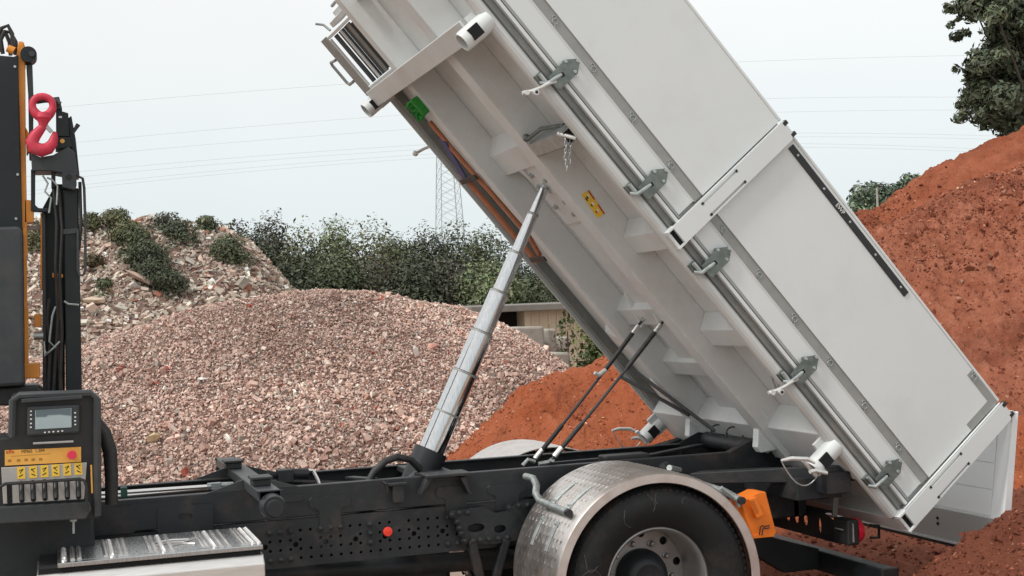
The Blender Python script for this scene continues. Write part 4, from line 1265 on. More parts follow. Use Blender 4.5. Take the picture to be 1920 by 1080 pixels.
for k, (a, b) in enumerate([(-3.371,1.205),(-3.316,1.208),(-3.264,1.208),(-3.211,1.208),(-3.161,1.206),(-3.108,1.205),(-3.056,1.203)]):
    MB().prism([(a + q, b + w_) for q, w_ in slot(0, 0, .024, .105, .011)], -1.1662, -1.164).build('lever_slot', HOLE, vp)
    if k:
        lv_ = MB().tube([(a, -1.166, b + .04), (a, -1.20, b + .015), (a, -1.215, b - .035)], [.008, .009, .010], 8)
        lv_.build('lever', BLACK, vp)
for k, (a, b) in enumerate([(-3.315,1.299),(-3.261,1.299),(-3.209,1.299),(-3.158,1.299),(-3.105,1.299),(-3.053,1.299)]):
    lp = MB().box(a - .018, a + .018, -1.1675, -1.1645, b - .029, b + .029).build('lever_label', LABELY, vp)
    sy = MB()
    sg = -1 if k % 2 else 1
    sy.beam((a - .010, -1.1678, b + .010), (a + .010, -1.1678, b + .018), .0006, .004)
    sy.beam((a + .008 * sg, -1.1678, b + .016), (a - .006 * sg, -1.1678, b - .002), .0006, .004)
    sy.beam((a - .010 * sg, -1.1678, b - .018), (a + .008 * sg, -1.1678, b - .008), .0006, .005)
    sy.build('printed_symbol', INKK, lp)
gp = [(-3.426,1.216),(-3.411,1.245),(-3.386,1.258),(-3.267,1.256),(-3.048,1.255),(-3.028,1.245),(-3.019,1.216),(-3.021,1.093)]
MB().tube([(a, -1.225, b) for a, b in gp], .008, 8).build('lever_guard', BLACK, cpn)
MB().prism([(-3.428,1.147),(-3.006,1.137),(-2.998,1.098),(-3.029,1.056),(-3.430,1.066)][::-1], -1.19, -1.13).build('lower_cover', GREYP, cpn, .006)
rl = [(-2.993,1.313),(-3.000,1.176)]
MB().box(rl[0][0] - .004, rl[0][0] + .004, -1.166, -1.16, rl[1][1], rl[0][1]).build('label_strip', LABELO, cpn)
ts = [(-3.083,1.044),(-3.085,0.979)]
MB().cyl((ts[0][0], -1.1, ts[0][1]), (ts[1][0], -1.1, ts[1][1]), .006, .006, 8).cyl((ts[0][0], -1.1, ts[0][1] + .004), (ts[0][0], -1.1, ts[0][1] - .006), .018, .018, 8).build('fixing_bolt', GALV, cpn)
hs = [(-2.958,1.510),(-2.919,1.449),(-2.896,1.358),(-2.892,1.250),(-2.897,1.089)]
MB().tube([(a, -.95, b) for a, b in hs], [.03, .034, .036, .034, .032], 12).build('hose_guide', HOSE, truck)
MB().box(-3.9, -3.3, -1.2, -.5, .25, .66).build('mud_guard', BLACK, truck, .03)
MB().box(-3.7, -2.98, -.80, -.42, .70, 1.10).build('crane_base', DARK, truck, .02)

# ---- loading crane
crane = empty('loading_crane', (-3.2, -.2, 1.04)); crane.parent = truck; crane.matrix_parent_inverse = wmat(truck).inverted()
def cz(name, poly, y0, y1, m, bev=.006):
    return MB().prism(poly, y0, y1).build(name, m, crane, bev)
cz('mast', [(-3.784,3.479),(-3.298,3.444),(-3.276,3.456),(-3.285,2.515),(-3.303,1.648),(-3.840,1.660)], -.45, -.12, DARK2)
cz('mast_cover', [(-3.698,2.512),(-3.375,2.525),(-3.299,2.526),(-3.279,2.503),(-3.298,1.700),(-3.723,1.696)], -.62, -.455, GREYP, .02)
cz('stiffener', [(-3.288,3.442),(-3.275,3.517),(-3.247,3.529),(-3.244,3.385),(-3.257,2.897),(-3.264,2.381),(-3.307,2.382)], -.42, -.30, ORANGE, .003)
cz('pivot_lug', [(-3.282,3.502),(-3.270,3.537),(-3.248,3.537),(-3.238,3.503),(-3.242,3.398),(-3.275,3.386)], -.40, -.30, ORANGE)
pv = [(-3.223,3.457),(-3.207,3.457)]
MB().cyl((pv[0][0], -.46, pv[0][1]), (pv[0][0], -.34, pv[0][1]), .042, .042, 20).build('pivot_pin', DARK2, crane)
MB().cyl((pv[1][0], -.475, pv[1][1]), (pv[1][0], -.46, pv[1][1]), .016, .016, 10).build('pin_bolt', GREYP, crane)
cz('link_arm', [(-3.238,3.412),(-3.206,3.413),(-3.206,3.245),(-3.220,2.899),(-3.239,2.899),(-3.233,3.245)], -.40, -.34, GREYP, .004)
cz('stiffener_lug', [(-3.252,3.075),(-3.222,3.011),(-3.223,2.965),(-3.252,2.924)], -.40, -.32, ORANGE, .003)
cz('lug_block', [(-3.271,2.683),(-3.222,2.676),(-3.229,2.561),(-3.275,2.556)], -.42, -.30, ORANGE, .004)
cz('stiffener', [(-3.284,2.526),(-3.265,2.526),(-3.284,1.781),(-3.308,1.783)], -.44, -.30, ORANGE, .003)
cz('orange_block', [(-3.305,1.807),(-3.222,1.809),(-3.222,1.729),(-3.305,1.728)], -.50, -.30, ORANGE, .005)
cz('stiffener', [(-3.301,2.168),(-3.268,2.095),(-3.278,1.781),(-3.313,1.783)], -.452, -.43, ORANGE, .003)
cz('clamp', [(-3.242,2.066),(-3.204,2.070),(-3.206,2.001),(-3.244,1.997)], -.40, -.30, ORANGE, .004)
cw = [(-3.219,1.950)][0]
MB().cyl((cw[0] - .03, -.38, cw[1]), (cw[0] + .02, -.38, cw[1]), .022, .022, 12).build('swivel_joint', GALV, crane)
# folded boom
cz('boom_head', [(-3.229,2.929),(-3.181,2.905),(-3.115,2.917),(-3.037,2.963),(-3.005,2.928),(-2.991,2.801),(-3.129,2.830),(-3.227,2.831)], -.46, -.24, GREYP, .006)
cz('head_plate', [(-3.094,3.165),(-3.031,3.145),(-3.030,3.018),(-3.098,3.018)], -.44, -.30, DARK2, .004)
cz('head_plate', [(-3.101,3.015),(-3.027,3.015),(-3.016,2.960),(-3.103,2.949)], -.445, -.30, DARK2, .004)
mp_ = [(-3.067,2.993)][0]
MB().prism([(mp_[0] + a, mp_[1] + b) for a, b in circle(0, 0, .012, 12)], -.4465, -.4448).build('maker_badge', LABELO, crane)
wp_ = [(-3.073,3.123)][0]
MB().box(wp_[0] - .008, wp_[0] + .008, -.4425, -.4395, wp_[1] - .005, wp_[1] + .005).build('sight_hole', INKW, crane)
cz('boom_side', [(-3.032,3.122),(-3.015,3.134),(-2.997,3.006),(-2.984,2.808),(-3.009,2.809),(-3.030,3.006)], -.42, -.2, DARK2, .004)
hn_ = [(-3.013,3.035),(-2.998,3.061),(-2.981,3.087)]
MB().tube([(a, -.42, b) for a, b in hn_], [.007, .010, .012], 8).build('crank_handle', GREYP, crane)
hp_ = [(-3.193,3.202),(-3.146,3.209),(-3.089,3.206),(-3.074,3.189)]
MB().tube([(a, -.46, b) for a, b in hp_], [.014, .013, .013, .016], 10).build('hook_pin', GREYP, crane)
cz('hook_lug', [(-3.121,3.228),(-3.075,3.234),(-3.061,3.165),(-3.096,3.165)], -.44, -.32, GREYP, .004)
cz('bracket', [(-3.232,2.843),(-3.210,2.843),(-3.217,2.653),(-3.201,2.636),(-3.136,2.629),(-3.137,2.612),(-3.239,2.619)], -.43, -.36, DARK2, .003)
cz('bracket', [(-3.129,2.830),(-3.107,2.830),(-3.110,2.744),(-3.132,2.744)], -.43, -.36, DARK2, .003)
cz('joint_box', [(-3.075,2.821),(-3.004,2.815),(-3.001,2.757),(-3.013,2.723),(-3.075,2.741)], -.48, -.36, GREYP, .005)
jb = [(-3.041,2.796)][0]
MB().cyl((jb[0], -.492, jb[1]), (jb[0], -.48, jb[1]), .014, .014, 8).build('bolt', DARK2, crane)
cz('inner_boom', [(-3.180,2.646),(-3.109,2.776),(-3.059,2.776),(-3.098,1.639),(-3.202,1.645)], -.30, -.12, DARK2, .005)
cz('outer_boom', [(-3.072,2.735),(-2.992,2.743),(-3.011,1.639),(-3.093,1.644)], -.42, -.2, DARK2, .008)
cz('boom_band', [(-3.082,2.519),(-3.003,2.523),(-3.001,2.497),(-3.083,2.490)], -.428, -.41, GREYP, .002)
cz('boom_rail', [(-3.183,2.626),(-3.166,2.626),(-3.191,1.647),(-3.212,1.648)], -.37, -.31, GREYP, .003)
cz('boom_edge', [(-3.192,2.615),(-3.181,2.614),(-3.189,2.209),(-3.206,2.195)], -.36, -.30, ORANGE, .002)
cz('boom_edge', [(-3.142,2.286),(-3.088,2.278),(-3.088,2.261),(-3.105,2.256),(-3.112,2.032),(-3.126,2.032),(-3.121,2.256),(-3.143,2.263)], -.41, -.38, ORANGE, .002)
cz('boom_edge', [(-3.129,2.032),(-3.112,2.031),(-3.109,1.645),(-3.131,1.646)], -.41, -.36, mat('rust_brown_paint', (.10, .045, .02), .6), .002)
gr = [(-2.994,2.803),(-2.969,2.791),(-2.963,2.739),(-2.964,2.543),(-2.972,2.299),(-2.982,2.270),(-3.004,2.268),(-3.011,2.300),(-3.003,2.515)]
MB().tube([(a, -.44, b) for a, b in gr], .0075, 8).build('guard_rail', GREYP, crane)
for k, pth in enumerate(([(-3.173,2.808),(-3.148,2.765),(-3.165,2.722),(-3.134,2.687),(-3.148,2.607)], [(-3.152,2.796),(-3.125,2.784),(-3.099,2.750),(-3.108,2.649)], [(-3.132,2.104),(-3.150,2.056),(-3.170,1.920),(-3.139,1.884),(-3.189,1.858),(-3.208,1.921)], [(-3.116,1.917),(-3.156,1.876),(-3.195,1.841),(-3.197,1.921)], [(-3.087,2.131),(-3.066,2.115),(-3.012,2.108)])):
    MB().tube([(a, -.44 - .006 * k, b) for a, b in pth], .0055, 6).build('steel_pipe', GALV, crane)
for k, pth in enumerate(([(-3.121,2.737),(-3.111,2.550),(-3.125,2.320),(-3.123,2.032),(-3.158,1.647)], [(-3.094,2.752),(-3.085,2.521),(-3.105,2.262),(-3.103,1.974),(-3.125,1.645)], [(-3.163,2.148),(-3.178,2.034),(-3.165,1.919),(-3.185,1.648)], [(-2.984,2.773),(-2.986,2.543),(-3.002,2.400)])):
    MB().tube([(a, -.43, b) for a, b in pth], .009, 6).build('hydraulic_hose', HOSE, crane)
for k, pth in enumerate(([(-3.371,3.477),(-3.380,3.546),(-3.356,3.605),(-3.323,3.620),(-3.303,3.577),(-3.303,3.478)], [(-3.355,3.477),(-3.363,3.552),(-3.340,3.599),(-3.313,3.594),(-3.287,3.542),(-3.292,3.472)], [(-3.393,3.476),(-3.385,3.563),(-3.361,3.610),(-3.340,3.605),(-3.320,3.548),(-3.317,3.478)])):
    MB().tube([(a, -.40 + .05 * k, b) for a, b in pth], .011, 8).build('hydraulic_hose', HOSE, crane)
kb = [(-3.329,3.495),(-3.297,3.478)]
MB().cyl((kb[0][0], -.42, kb[0][1]), (kb[1][0], -.42, kb[1][1]), .02, .024, 10).build('hose_fitting', ORANGE, crane)
for (a, b) in [(-3.294,3.389),(-3.299,2.813),(-3.315,2.578)]:
    MB().cyl((a, -.46, b), (a, -.448, b), .007, .007, 8).build('bolt', GALV, crane)
cz('mast_foot', [(-3.529,1.689),(-3.371,1.689),(-3.237,1.690),(-3.201,1.651),(-3.203,1.580),(-3.532,1.600)], -.5, -.1, BLACK, .01)
cz('white_bracket', [(-3.276,2.549),(-3.194,2.553),(-3.195,2.530),(-3.277,2.526)], -.3, -.26, PANELG, .002)
# ---------------------------------------------------------------- dump body (drawn in its own tilted frame)
def B():
    return MB(BF)
HW = 1.24
db = B().box(-3.9, -.02, -1.17, 1.17, .13, .15).box(-4.5, -3.9, -1.17, .58, .13, .15).box(-3.9, -.02, 1.20, 1.236, .10, .975).box(-4.5, -4.46, -1.19, .58, .15, 1.0).box(-3.9, -3.87, .58, 1.19, .15, 1.0)
db.box(-4.5, -.02, -1.20, -1.185, .11, .97)
body = db.build('dump_body', UNDER, truck)
A0, A1 = -4.5, -.118
def octo(cy, cn, r, n=10):
    return [(cy + r * math.cos(2 * math.pi * i / n), cn + r * math.sin(2 * math.pi * i / n)) for i in range(n)]
for s in (-1, 1):
    a_ = A0 if s < 0 else -3.88
    if s < 0:
        B().prism([(s * (HW - .04) + q, w) for q, w in octo(0, 0.0, .036, 12)], a_, A1, 'x').build('side_rail', RAILP, body)
    B().box(a_, A1, min(s * 1.16, s * 1.213), max(s * 1.16, s * 1.213), .018, .084).build('rail_channel', CHANNEL, body, .004)
    B().box(a_, A1, min(s * 1.205, s * 1.243), max(s * 1.205, s * 1.243), .0845, .1055).build('hinge_strip', WHITE, body, .003)
B().tube([(A0, -1.218, .048), (A1, -1.218, .048)], .010, 8).build('channel_bead', CHANNEL, body)
B().box(A0, A1, -1.21, -1.20, .1055, .1115).build('gap_seal', HOLE, body)
PAN = [(-4.5, -2.308, (.312, .966)), (-2.188, -.118, (.312, .966))]
for p0, p1, cuts in PAN:
    B().prism([(-1.2, .1115), (-1.2395, .1115), (-1.2285, .131), (-1.2, .131)], p0, p1, 'x').build('panel_lip', TOOLGREY, body)
    B().prism([(-1.2, .131), (-1.2285, .131), (-1.2285, .238), (-1.236, .252), (-1.2, .252)], p0 + .012, p1 - .012, 'x').build('lower_board', WHITE, body, .004)
    B().box(p0 + .004, p1 - .004, -1.228, -1.2, .2525, .3115).build('lashing_strip', TOOLGREY, body)
    for a, b in zip(cuts[:-1], cuts[1:]):
        B().box(p0 + .003, p1 - .003, -1.238, -1.2, a + .0004, b - .0004).build('panel_board', WHITE, body, .0006)
    B().box(p0, p1, -1.242, -1.19, .9665, .985).build('top_rail', WHITE, body, .005)
# lashing rings in the strip
rg = MB().mt(GALV)
rg.tube([(.016 * math.cos(t), -.004, .016 * math.sin(t)) for t in np.linspace(0, 2 * math.pi, 15)[:-1]], .0026, 6, closed=True)
rg.tube([(-.020 + .010 * math.cos(t), -.003, .012 + .010 * math.sin(t)) for t in np.linspace(0, 2 * math.pi, 11)[:-1]], .0026, 6, closed=True)
rg.tube([(.012, -.004, -.014), (.026, -.004, -.024)], .0024, 5)
rg_me = local_mesh(rg, 'lashing_ring')
for a in (-4.25, -3.915, -3.581, -3.247, -2.901, -2.556, -2.077, -1.742, -1.406, -1.065, -.727, -.389):
    place('lashing_ring', rg_me, BF @ Matrix.Translation((a, -1.228, .279)), body)
# grey corner angle with its ring
MB(BF).prism([(-.385, .965), (-.125, .965), (-.125, .715), (-.172, .715), (-.172, .918), (-.385, .918)], -1.2405, -1.2378).build('corner_angle', TOOLGREY, body)
place('lashing_ring', rg_me, BF @ Matrix.Translation((-.345, -1.241, .942)), body)
# black rail with screws on the rear panel
br_ = B().box(-2.158, -1.020, -1.2455, -1.2385, .906, .947).build('rubbing_rail', BLACK, body, .002)
for k in range(5):
    a = -2.09 + k * .253
    B().cyl((a, -1.2455, .9265), (a, -1.2475, .9265), .008, .006, 8).build('screw', GALV, br_)
MT = BF @ Matrix.Translation((-1.72, -1.2462, .9165)) @ RX
lettering('lettering', 'EWP', .036, INKW, MT, br_)
# posts
def post(a0, a1):
    sl = [slot(a0 + .019, .40, .014, .30, .006), slot(a1 - .017, .40, .014, .30, .006)]
    ac = 0
    pm = BF @ Matrix.Translation((0, -1.281, 0)) @ SIDE
    o = plate('post', [(a0, .035), (a1, .035), (a1, .94), (a1 - .03, .968), (a0, .968)], sl, .006, WHITE, pm, body, .0015)
    B().box(a0 + .002, a1 - .002, -1.262, -1.244, .036, .966).build('post_core', WHITE, o)
    B().prism([(a0 - .002, -.012), (a0 + .008, -.012), (a0 + .008, .05), (a0 - .002, .05)], -1.2835, -1.2).build('post_flange', WHITE, o)
    B().prism([(a1 - .008, -.016), (a1 + .002, -.016), (a1 + .002, .05), (a1 - .008, .05)], -1.2835, -1.2).build('post_flange', WHITE, o)
    B().box(a0 + .008, a1 - .008, -1.262, -1.22, .0, .035).build('post_recess', HOLE, o)
    B().box(a0 + .008, a1 - .008, -1.272, -1.21, -.014, .006).build('post_foot', UNDER, o, .004)
    for aa in (a0 + .019, a1 - .017):
        for nn in (.262, .545):
            B().box(aa - .008, aa + .008, -1.2855, -1.2838, nn - .008, nn + .008).build('slot_end_cap', BLACK, o, .002)
    B().box(a0 + .004, a0 + .030, -1.2855, -1.25, .952, .985).build('corner_cap', BLACK, o, .003)
    B().box(a1 - .030, a1 - .006, -1.2855, -1.25, .95, .985).build('corner_cap', BLACK, o, .003)
    return o
post(-2.306, -2.19)
post(-.116, 0.0)
# latches along the lower edge
LP = [(-0.392,0.172),(-0.354,0.228),(-0.326,0.227),(-0.290,0.179),(-0.289,0.041),(-0.309,0.030),(-0.381,0.032)]
LW = [(-0.355,0.097),(-0.350,0.117),(-0.326,0.114),(-0.332,0.090)]
LR = [(-0.341,0.225),(-0.382,0.168),(-0.307,0.173)]
LC = -.339
lt = MB()
lt.mt(GALVD).prism([(a - LC, b) for a, b in LP][::-1], -1.262, -1.256)
lt.mt(HOLE).prism([(a - LC, b) for a, b in LW][::-1], -1.2635, -1.2615)
lt.mt(GALV)
for a, b in LR:
    lt.cyl((a - LC, -1.262, b), (a - LC, -1.268, b), .011, .009, 8)
    lt.mt(GALVD).cyl((a - LC, -1.256, b), (a - LC, -1.23, b), .012, .012, 6).mt(GALV)
q = [(-0.398,-0.003),(-0.384,0.038),(-0.353,0.057),(-0.346,0.095),(-0.390,-0.030),(-0.361,-0.008)]
q = [(a - LC, b) for a, b in q]
lt.tube([(q[4][0], -1.27, q[4][1]), (q[5][0], -1.285, q[5][1]), (q[2][0], -1.285, q[2][1]), (q[3][0], -1.275, q[3][1])], [.010, .012, .011, .009], 8)
lt.cyl((q[0][0] - .03, -1.268, q[0][1] + .004), (q[0][0] + .03, -1.268, q[0][1] + .004), .013, .013, 10)
lt.mt(GALVD).box(q[0][0] - .035, q[0][0] + .02, -1.255, -1.21, q[0][1] - .02, q[0][1] + .02)
lt_me = local_mesh(lt, 'latch')
lv0 = MB().mt(HANDLEW)
lv0.tube([(.0, -1.275, .045), (-.02, -1.29, .0), (-.028, -1.29, -.045), (-.05, -1.29, -.105), (-.075, -1.29, -.150)], [.010, .010, .010, .010, .011], 8)
lv0.cyl((-.062, -1.29, -.135), (-.062, -1.312, -.135), .014, .014, 12)
lv0.cyl((-.03, -1.29, -.095), (-.03, -1.317, -.095), .016, .016, 14)
lv0.mt(BLACK).cyl((-.03, -1.32, -.095), (-.03, -1.3215, -.095), .009, .009, 10)
lv_me = local_mesh(lv0, 'latch_lever')
for k, a in enumerate((-3.340, -2.560, -1.985, -1.160, -.339)):
    o = place('latch', lt_me, BF @ Matrix.Translation((a, 0, 0)), body)
    if k in (0, 3):
        place('latch_lever', lv_me, BF @ Matrix.Translation((a + .0, 0, 0)), body)
for a in (-3.33,):                                           # a lever of the far side sticking out below
    M = BF @ Matrix.Translation((a, 0, .06)) @ Matrix.Diagonal((1, -1, 1, 1))
    B().tube([(a, 1.27, .03), (a - .02, 1.29, -.03), (a - .03, 1.29, -.08)], .011, 8).ball((a - .035, 1.29, -.10), .022, 10, 6).build('latch_lever', HANDLEW, body)
# ---- underside
m = B().box(-4.5, -.55, -.575, -.565, -.06, .13).box(-4.5, -.55, -.575, -.43, -.066, -.056).box(-4.5, -.55, -.44, -.43, -.06, .0)
m.build('longitudinal_sill', UNDER, body, .006)
m = B().box(-4.5, -.55, .43, .44, -.06, .13).box(-4.5, -.55, .43, .53, -.066, -.056)
m.build('longitudinal_sill', UNDER, body, .006)
B().box(-3.88, -.45, .445, 1.224, .085, .10).box(-3.88, -.45, 1.225, 1.24, -.01, .10).build('overhang_plate', mat('shaded_underside_paint', (.52, .53, .52), .5, col2=(.58, .59, .58), nscale=3), body, .003)  # shade beside the sill put into the overhang's greyer paint
B().box(-2.94, -.80, -.19, .19, .07, .13).build('centre_beam', UNDER, body, .006)
def cross(a0, a1, y0, y1, n0, n1=.13, t0=.0, t1=.0, sl=.03, name='crossmember'):
    """underside member; t0/t1 raise the bottom at its ends, sl slopes the face that looks forward"""
    B().hexa([(a0, y0, n0 + t0), (a1, y0, n0 + t0), (a1, y1, n0 + t1), (a0, y1, n0 + t1), (a0 - sl, y0, n1), (a1, y0, n1), (a1, y1, n1), (a0 - sl, y1, n1)]).build(name, UNDER, body, .004)
c1 = cross(-3.085, -2.92, -.444, .444, .035, sl=.09)
cross(-1.735, -1.60, -.444, .444, .025, sl=.05)
cross(-1.25, -1.13, -.444, .444, .045, sl=.05)
for a in (-2.27, -1.52):
    cross(a - .03, a + .10, -1.17, -.577, .03, t0=.0, sl=.06, name='outrigger')
for a, y1_ in ((-2.98, .95), (-1.70, .80), (-1.50, 1.0), (-.98, 1.0)):
    cross(a - .03, a + .09, .54, y1_, -.05, n1=.084, t1=.09, sl=.05, name='outrigger')
cross(-2.50, -2.44, -.443, -.2, .04, sl=.06, name='fin')
for y_ in (-.25, .13):
    B().hexa([(-2.92, y_ - .03, .035), (-2.70, y_ - .008, .068), (-2.70, y_ + .008, .068), (-2.92, y_ + .03, .035), (-2.92, y_ - .03, .07), (-2.70, y_ - .008, .0702), (-2.70, y_ + .008, .0702), (-2.92, y_ + .03, .07)]).build('fin', UNDER, body)
for y_ in (-.12, .18):
    B().hexa([(-1.84, y_ - .01, .06), (-1.60, y_ - .01, .0), (-1.60, y_ + .01, .0), (-1.84, y_ + .01, .06), (-1.90, y_ - .01, .13), (-1.60, y_ - .01, .02), (-1.60, y_ + .01, .02), (-1.90, y_ + .01, .13)]).build('fin', WHITE, body)
# ball joint of the cylinder with its bolts
bj = B().box(-2.92, -2.45, -.16, .16, .055, .07).build('mount_plate', UNDER, body, .003)
for a, y_ in ((-2.86, .06), (-2.80, -.10), (-2.77, .09), (-2.60, .09), (-2.62, -.12), (-2.52, -.10)):
    B().cyl((a, y_, .055), (a, y_, .035), .018, .015, 8).build('bolt', GALV, bj)
B().lathe([(.055, .001), (.055, .055), (.03, .052), (.02, .035), (.035, .03)], (0, 0, 0), 'z', 16)
tip = (-0.158,0.000,2.761)
tb_ = BF.inverted() @ Vector(tip)
B().cyl((tb_.x, 0, .055), (tb_.x, 0, tb_.z + .01), .06, .048, 18).build('ball_socket', WHITE, bj)
# front and rear trunnion beams
B().box(-3.915, -3.79, -1.165, 1.165, -.128, -.112).box(-3.86, -3.85, -1.165, 1.165, -.112, .13).build('trunnion_beam', UNDER, body, .004)
B().hexa([(-.79, -1.165, -.03), (-.42, -1.165, -.03), (-.42, 1.165, -.03), (-.79, 1.165, -.03), (-.84, -1.165, .13), (-.40, -1.165, .13), (-.40, 1.165, .13), (-.84, 1.165, .13)]).build('trunnion_beam', UNDER, body, .006)
for a, nb in ((-3.82, -.20), (-.68, -.205)):
    for s in (-1, 1):
        o = B()
        o.lathe([(.0, .058), (nb + .02, .058), (nb, .055), (nb, .046), (nb + .12, .046)], (a, s * 1.20, 0), 'z', 24)
        o = o.build('trunnion_socket', WHITE, body)
        B().box(a - .035, a + .035, s * 1.20 - .060, s * 1.20 + .060, nb + .045, nb + .115).build('socket_window', HOLE, o)
        B().box(a - .09, a + .06, min(s * 1.19, s * 1.165), max(s * 1.19, s * 1.165), -.10, .02).build('socket_web', UNDER, o)
        if a > -1:
            m_ = B().tube([(a - .05, s * 1.27, nb + .01), (a - .10, s * 1.27, nb - .01), (a - .17, s * 1.26, nb - .08), (a - .20, s * 1.25, nb - .13)], [.008, .013, .013, .009], 8)
            m_.tube([(a + .05, s * 1.26, nb + .03), (a - .02, s * 1.275, nb - .02), (a - .04, s * 1.28, nb - .05)], .012, 8)
            m_.cyl((a - .08, s * 1.20, nb - .005), (a + .04, s * 1.20, nb - .005), .016, .016, 10)
            m_.build('locking_pin', HANDLEW, o)
            pts_ = [Vector((a - .20, s * 1.25, nb - .13)), Vector((a + .02, s * 1.26, nb - .02))]
            w0, w1 = BF @ pts_[0], BF @ pts_[1]
            MB().tube([w0.lerp(w1, t) + Vector((0, 0, -.16 * 4 * t * (1 - t) * .6)) for t in np.linspace(0, 1, 12)], .004, 6).build('safety_cable', GALV, o)
# small shackle and holes
B().ball((-1.02, -.85, .105), .03, 10, 6, (1.4, 1, .5)).tube([(-1.10, -.80, .12), (-1.06, -.86, .07), (-1.0, -.86, .07)], .006, 6).build('grease_point', TOOLGREY, body)
for a in (-3.55, -2.38, -.90):
    B().box(a, a + .07, -.5765, -.5755, .0, .012).build('weld_mark', WHITE, body)
# warning sticker on the sill
sk = [(-2.665,-0.003),(-2.653,0.051),(-2.484,0.036),(-2.494,-0.019)]
so = MB(BF).prism(sk[::-1], -.5790, -.5765).build('warning_sticker', LABELY, body)
P_ = lambda u, v: (np.array(sk[0]) * (1 - u) * (1 - v) + np.array(sk[3]) * u * (1 - v) + np.array(sk[1]) * (1 - u) * v + np.array(sk[2]) * u * v)
for u0, u1, v0_, v1, m_, nm in ((0.0, .38, .84, 1.0, INKR, 'sticker_band'), (.60, 1.0, .84, 1.0, INKR, 'sticker_band'), (.14, .24, .30, .48, INKK, 'sticker_symbol'), (.17, .30, .10, .26, INKK, 'sticker_symbol'), (.10, .22, .50, .66, INKW, 'sticker_symbol'), (.46, .56, .20, .36, INKK, 'sticker_symbol'), (.42, .54, .38, .62, INKW, 'sticker_symbol'), (.74, .84, .20, .36, INKR, 'sticker_symbol'), (.72, .82, .40, .60, INKW, 'sticker_symbol')):
    MB(BF).prism([tuple(P_(u0, v0_)), tuple(P_(u1, v0_)), tuple(P_(u1, v1)), tuple(P_(u0, v1))], -.5796, -.5792).build(nm, m_, so)
# galvanised bracket with chain
cb = B().box(-3.10, -3.095, -1.12, -.59, -.07, .06).box(-3.095, -3.01, -1.12, -.59, -.07, -.064).box(-3.015, -3.01, -1.12, -.59, -.07, .0).build('galvanised_bracket', GALV, body)
B().tube([(-3.13, -.60, -.06), (-3.14, -.75, .0), (-3.10, -1.0, .03)], [.010, .014, .010], 8).ball((-3.14, -.60, -.05), .024, 8, 6).build('bracket_lever', GALVD, body)
B().box(-3.085, -3.02, -1.135, -1.119, -.06, .02).build('bracket_opening', HOLE, body)
B().cyl((-3.10, -1.10, -.07), (-3.02, -1.17, -.03), .012, .012, 10).build('bracket_pin', HANDLEW, body)
ch0 = BF @ Vector((-3.06, -1.12, -.07))
for st_, L in ((0, 9), (.03, 7)):
    for k in range(L):
        c0 = ch0 + Vector((st_ + .004 * math.sin(k), -.02 + st_ * .3, -.012 - k * .0195))
        ax = (1, 0) if k % 2 else (0, 1)
        MB().tube([c0 + Vector((ax[0] * .0065 * math.cos(t), ax[1] * .0065 * math.cos(t), .0125 * math.sin(t))) for t in np.linspace(0, 2 * math.pi, 11)[:-1]], .0022, 5, closed=True).build('chain_link', GALV, body)
# hinge lugs to the pivot tube
for s in (-1, 1):
    MB().prism([(1.00, 1.215), (1.09, 1.225), (1.09, 1.09), (1.12, 1.045), (1.01, 1.035), (.985, 1.07), (.99, 1.10)], s * .455, s * .525).build('hinge_lug', WHITE, body, .004)
    MB().tube([(1.09, s * .49, 1.08), (1.14, s * .49, 1.105), (1.20, s * .49, 1.08)], .02, 8).build('hinge_hook', UNDER, body)
MB().cyl((1.08, -.48, 1.045), (1.08, .48, 1.045), .022, .022, 10).build('hinge_pin', GALV, body)
# prop rods
pr1 = [(-1.269,0.631),(-0.752,0.114)]
pr2 = [(-1.207,1.005),(-0.881,0.324)]
B().beam((*pr1[0], -.09), (*pr1[1], -.09), .020, .020).build('prop_rod', GREYP, body)
B().beam((*pr2[0], -.09), (*pr2[1], -.09), .020, .020).build('prop_rod', GREYP, body)
# grey strap hanging at the rear
stp = [(1.377,0.844),(1.415,0.841),(1.385,0.637),(1.355,0.639)]
MB().prism(stp, -.76, -.745).build('rubber_strap', TOOLGREY, body)
# rear sill, flared apron
B().box(-.10, .0, -1.235, 1.235, -.015, .10).build('rear_sill', UNDER, body, .006)
B().prism([(-.55, .128), (-.10, .09), (-.10, .10), (-.55, .14)], -1.16, 1.16).build('rear_apron', UNDER, body)
# tailgate hanging from its top hinge
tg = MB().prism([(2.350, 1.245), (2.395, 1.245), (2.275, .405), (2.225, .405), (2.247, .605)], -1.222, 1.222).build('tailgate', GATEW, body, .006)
for z0, z1 in ((.612, .765), (.77, .925), (.93, 1.085), (1.09, 1.235)):
    xa_ = lambda z: 2.247 + (z - .605) * (2.350 - 2.247) / .64 - .006
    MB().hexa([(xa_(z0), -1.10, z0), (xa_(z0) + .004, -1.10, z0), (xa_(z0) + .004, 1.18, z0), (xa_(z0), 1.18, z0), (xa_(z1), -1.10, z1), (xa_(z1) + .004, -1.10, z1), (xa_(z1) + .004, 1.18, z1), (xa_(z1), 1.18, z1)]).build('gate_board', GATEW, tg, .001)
MB().box(2.222, 2.245, -1.20, 1.20, .41, .60).build('kick_strip', mat('kick_strip_grey', (.50, .51, .505), .35, .2), tg)
MB().box(2.215, 2.26, -1.222, 1.222, .372, .392).build('rubber_seal', BLACK, tg)
MB().box(2.214, 2.262, -1.222, 1.222, .392, .4045).build('edge_strip', WHITE, tg)
for z_ in (.50, .535):
    MB().cyl((2.2225, -.60, z_), (2.215, -.60, z_), .010, .010, 8).build('bolt', HOLE, tg)
for s in (-1, 1):
    MB().cyl((2.325, s * 1.18, 1.235), (2.325, s * 1.255, 1.235), .022, .022, 12).build('gate_hinge', WHITE, tg)
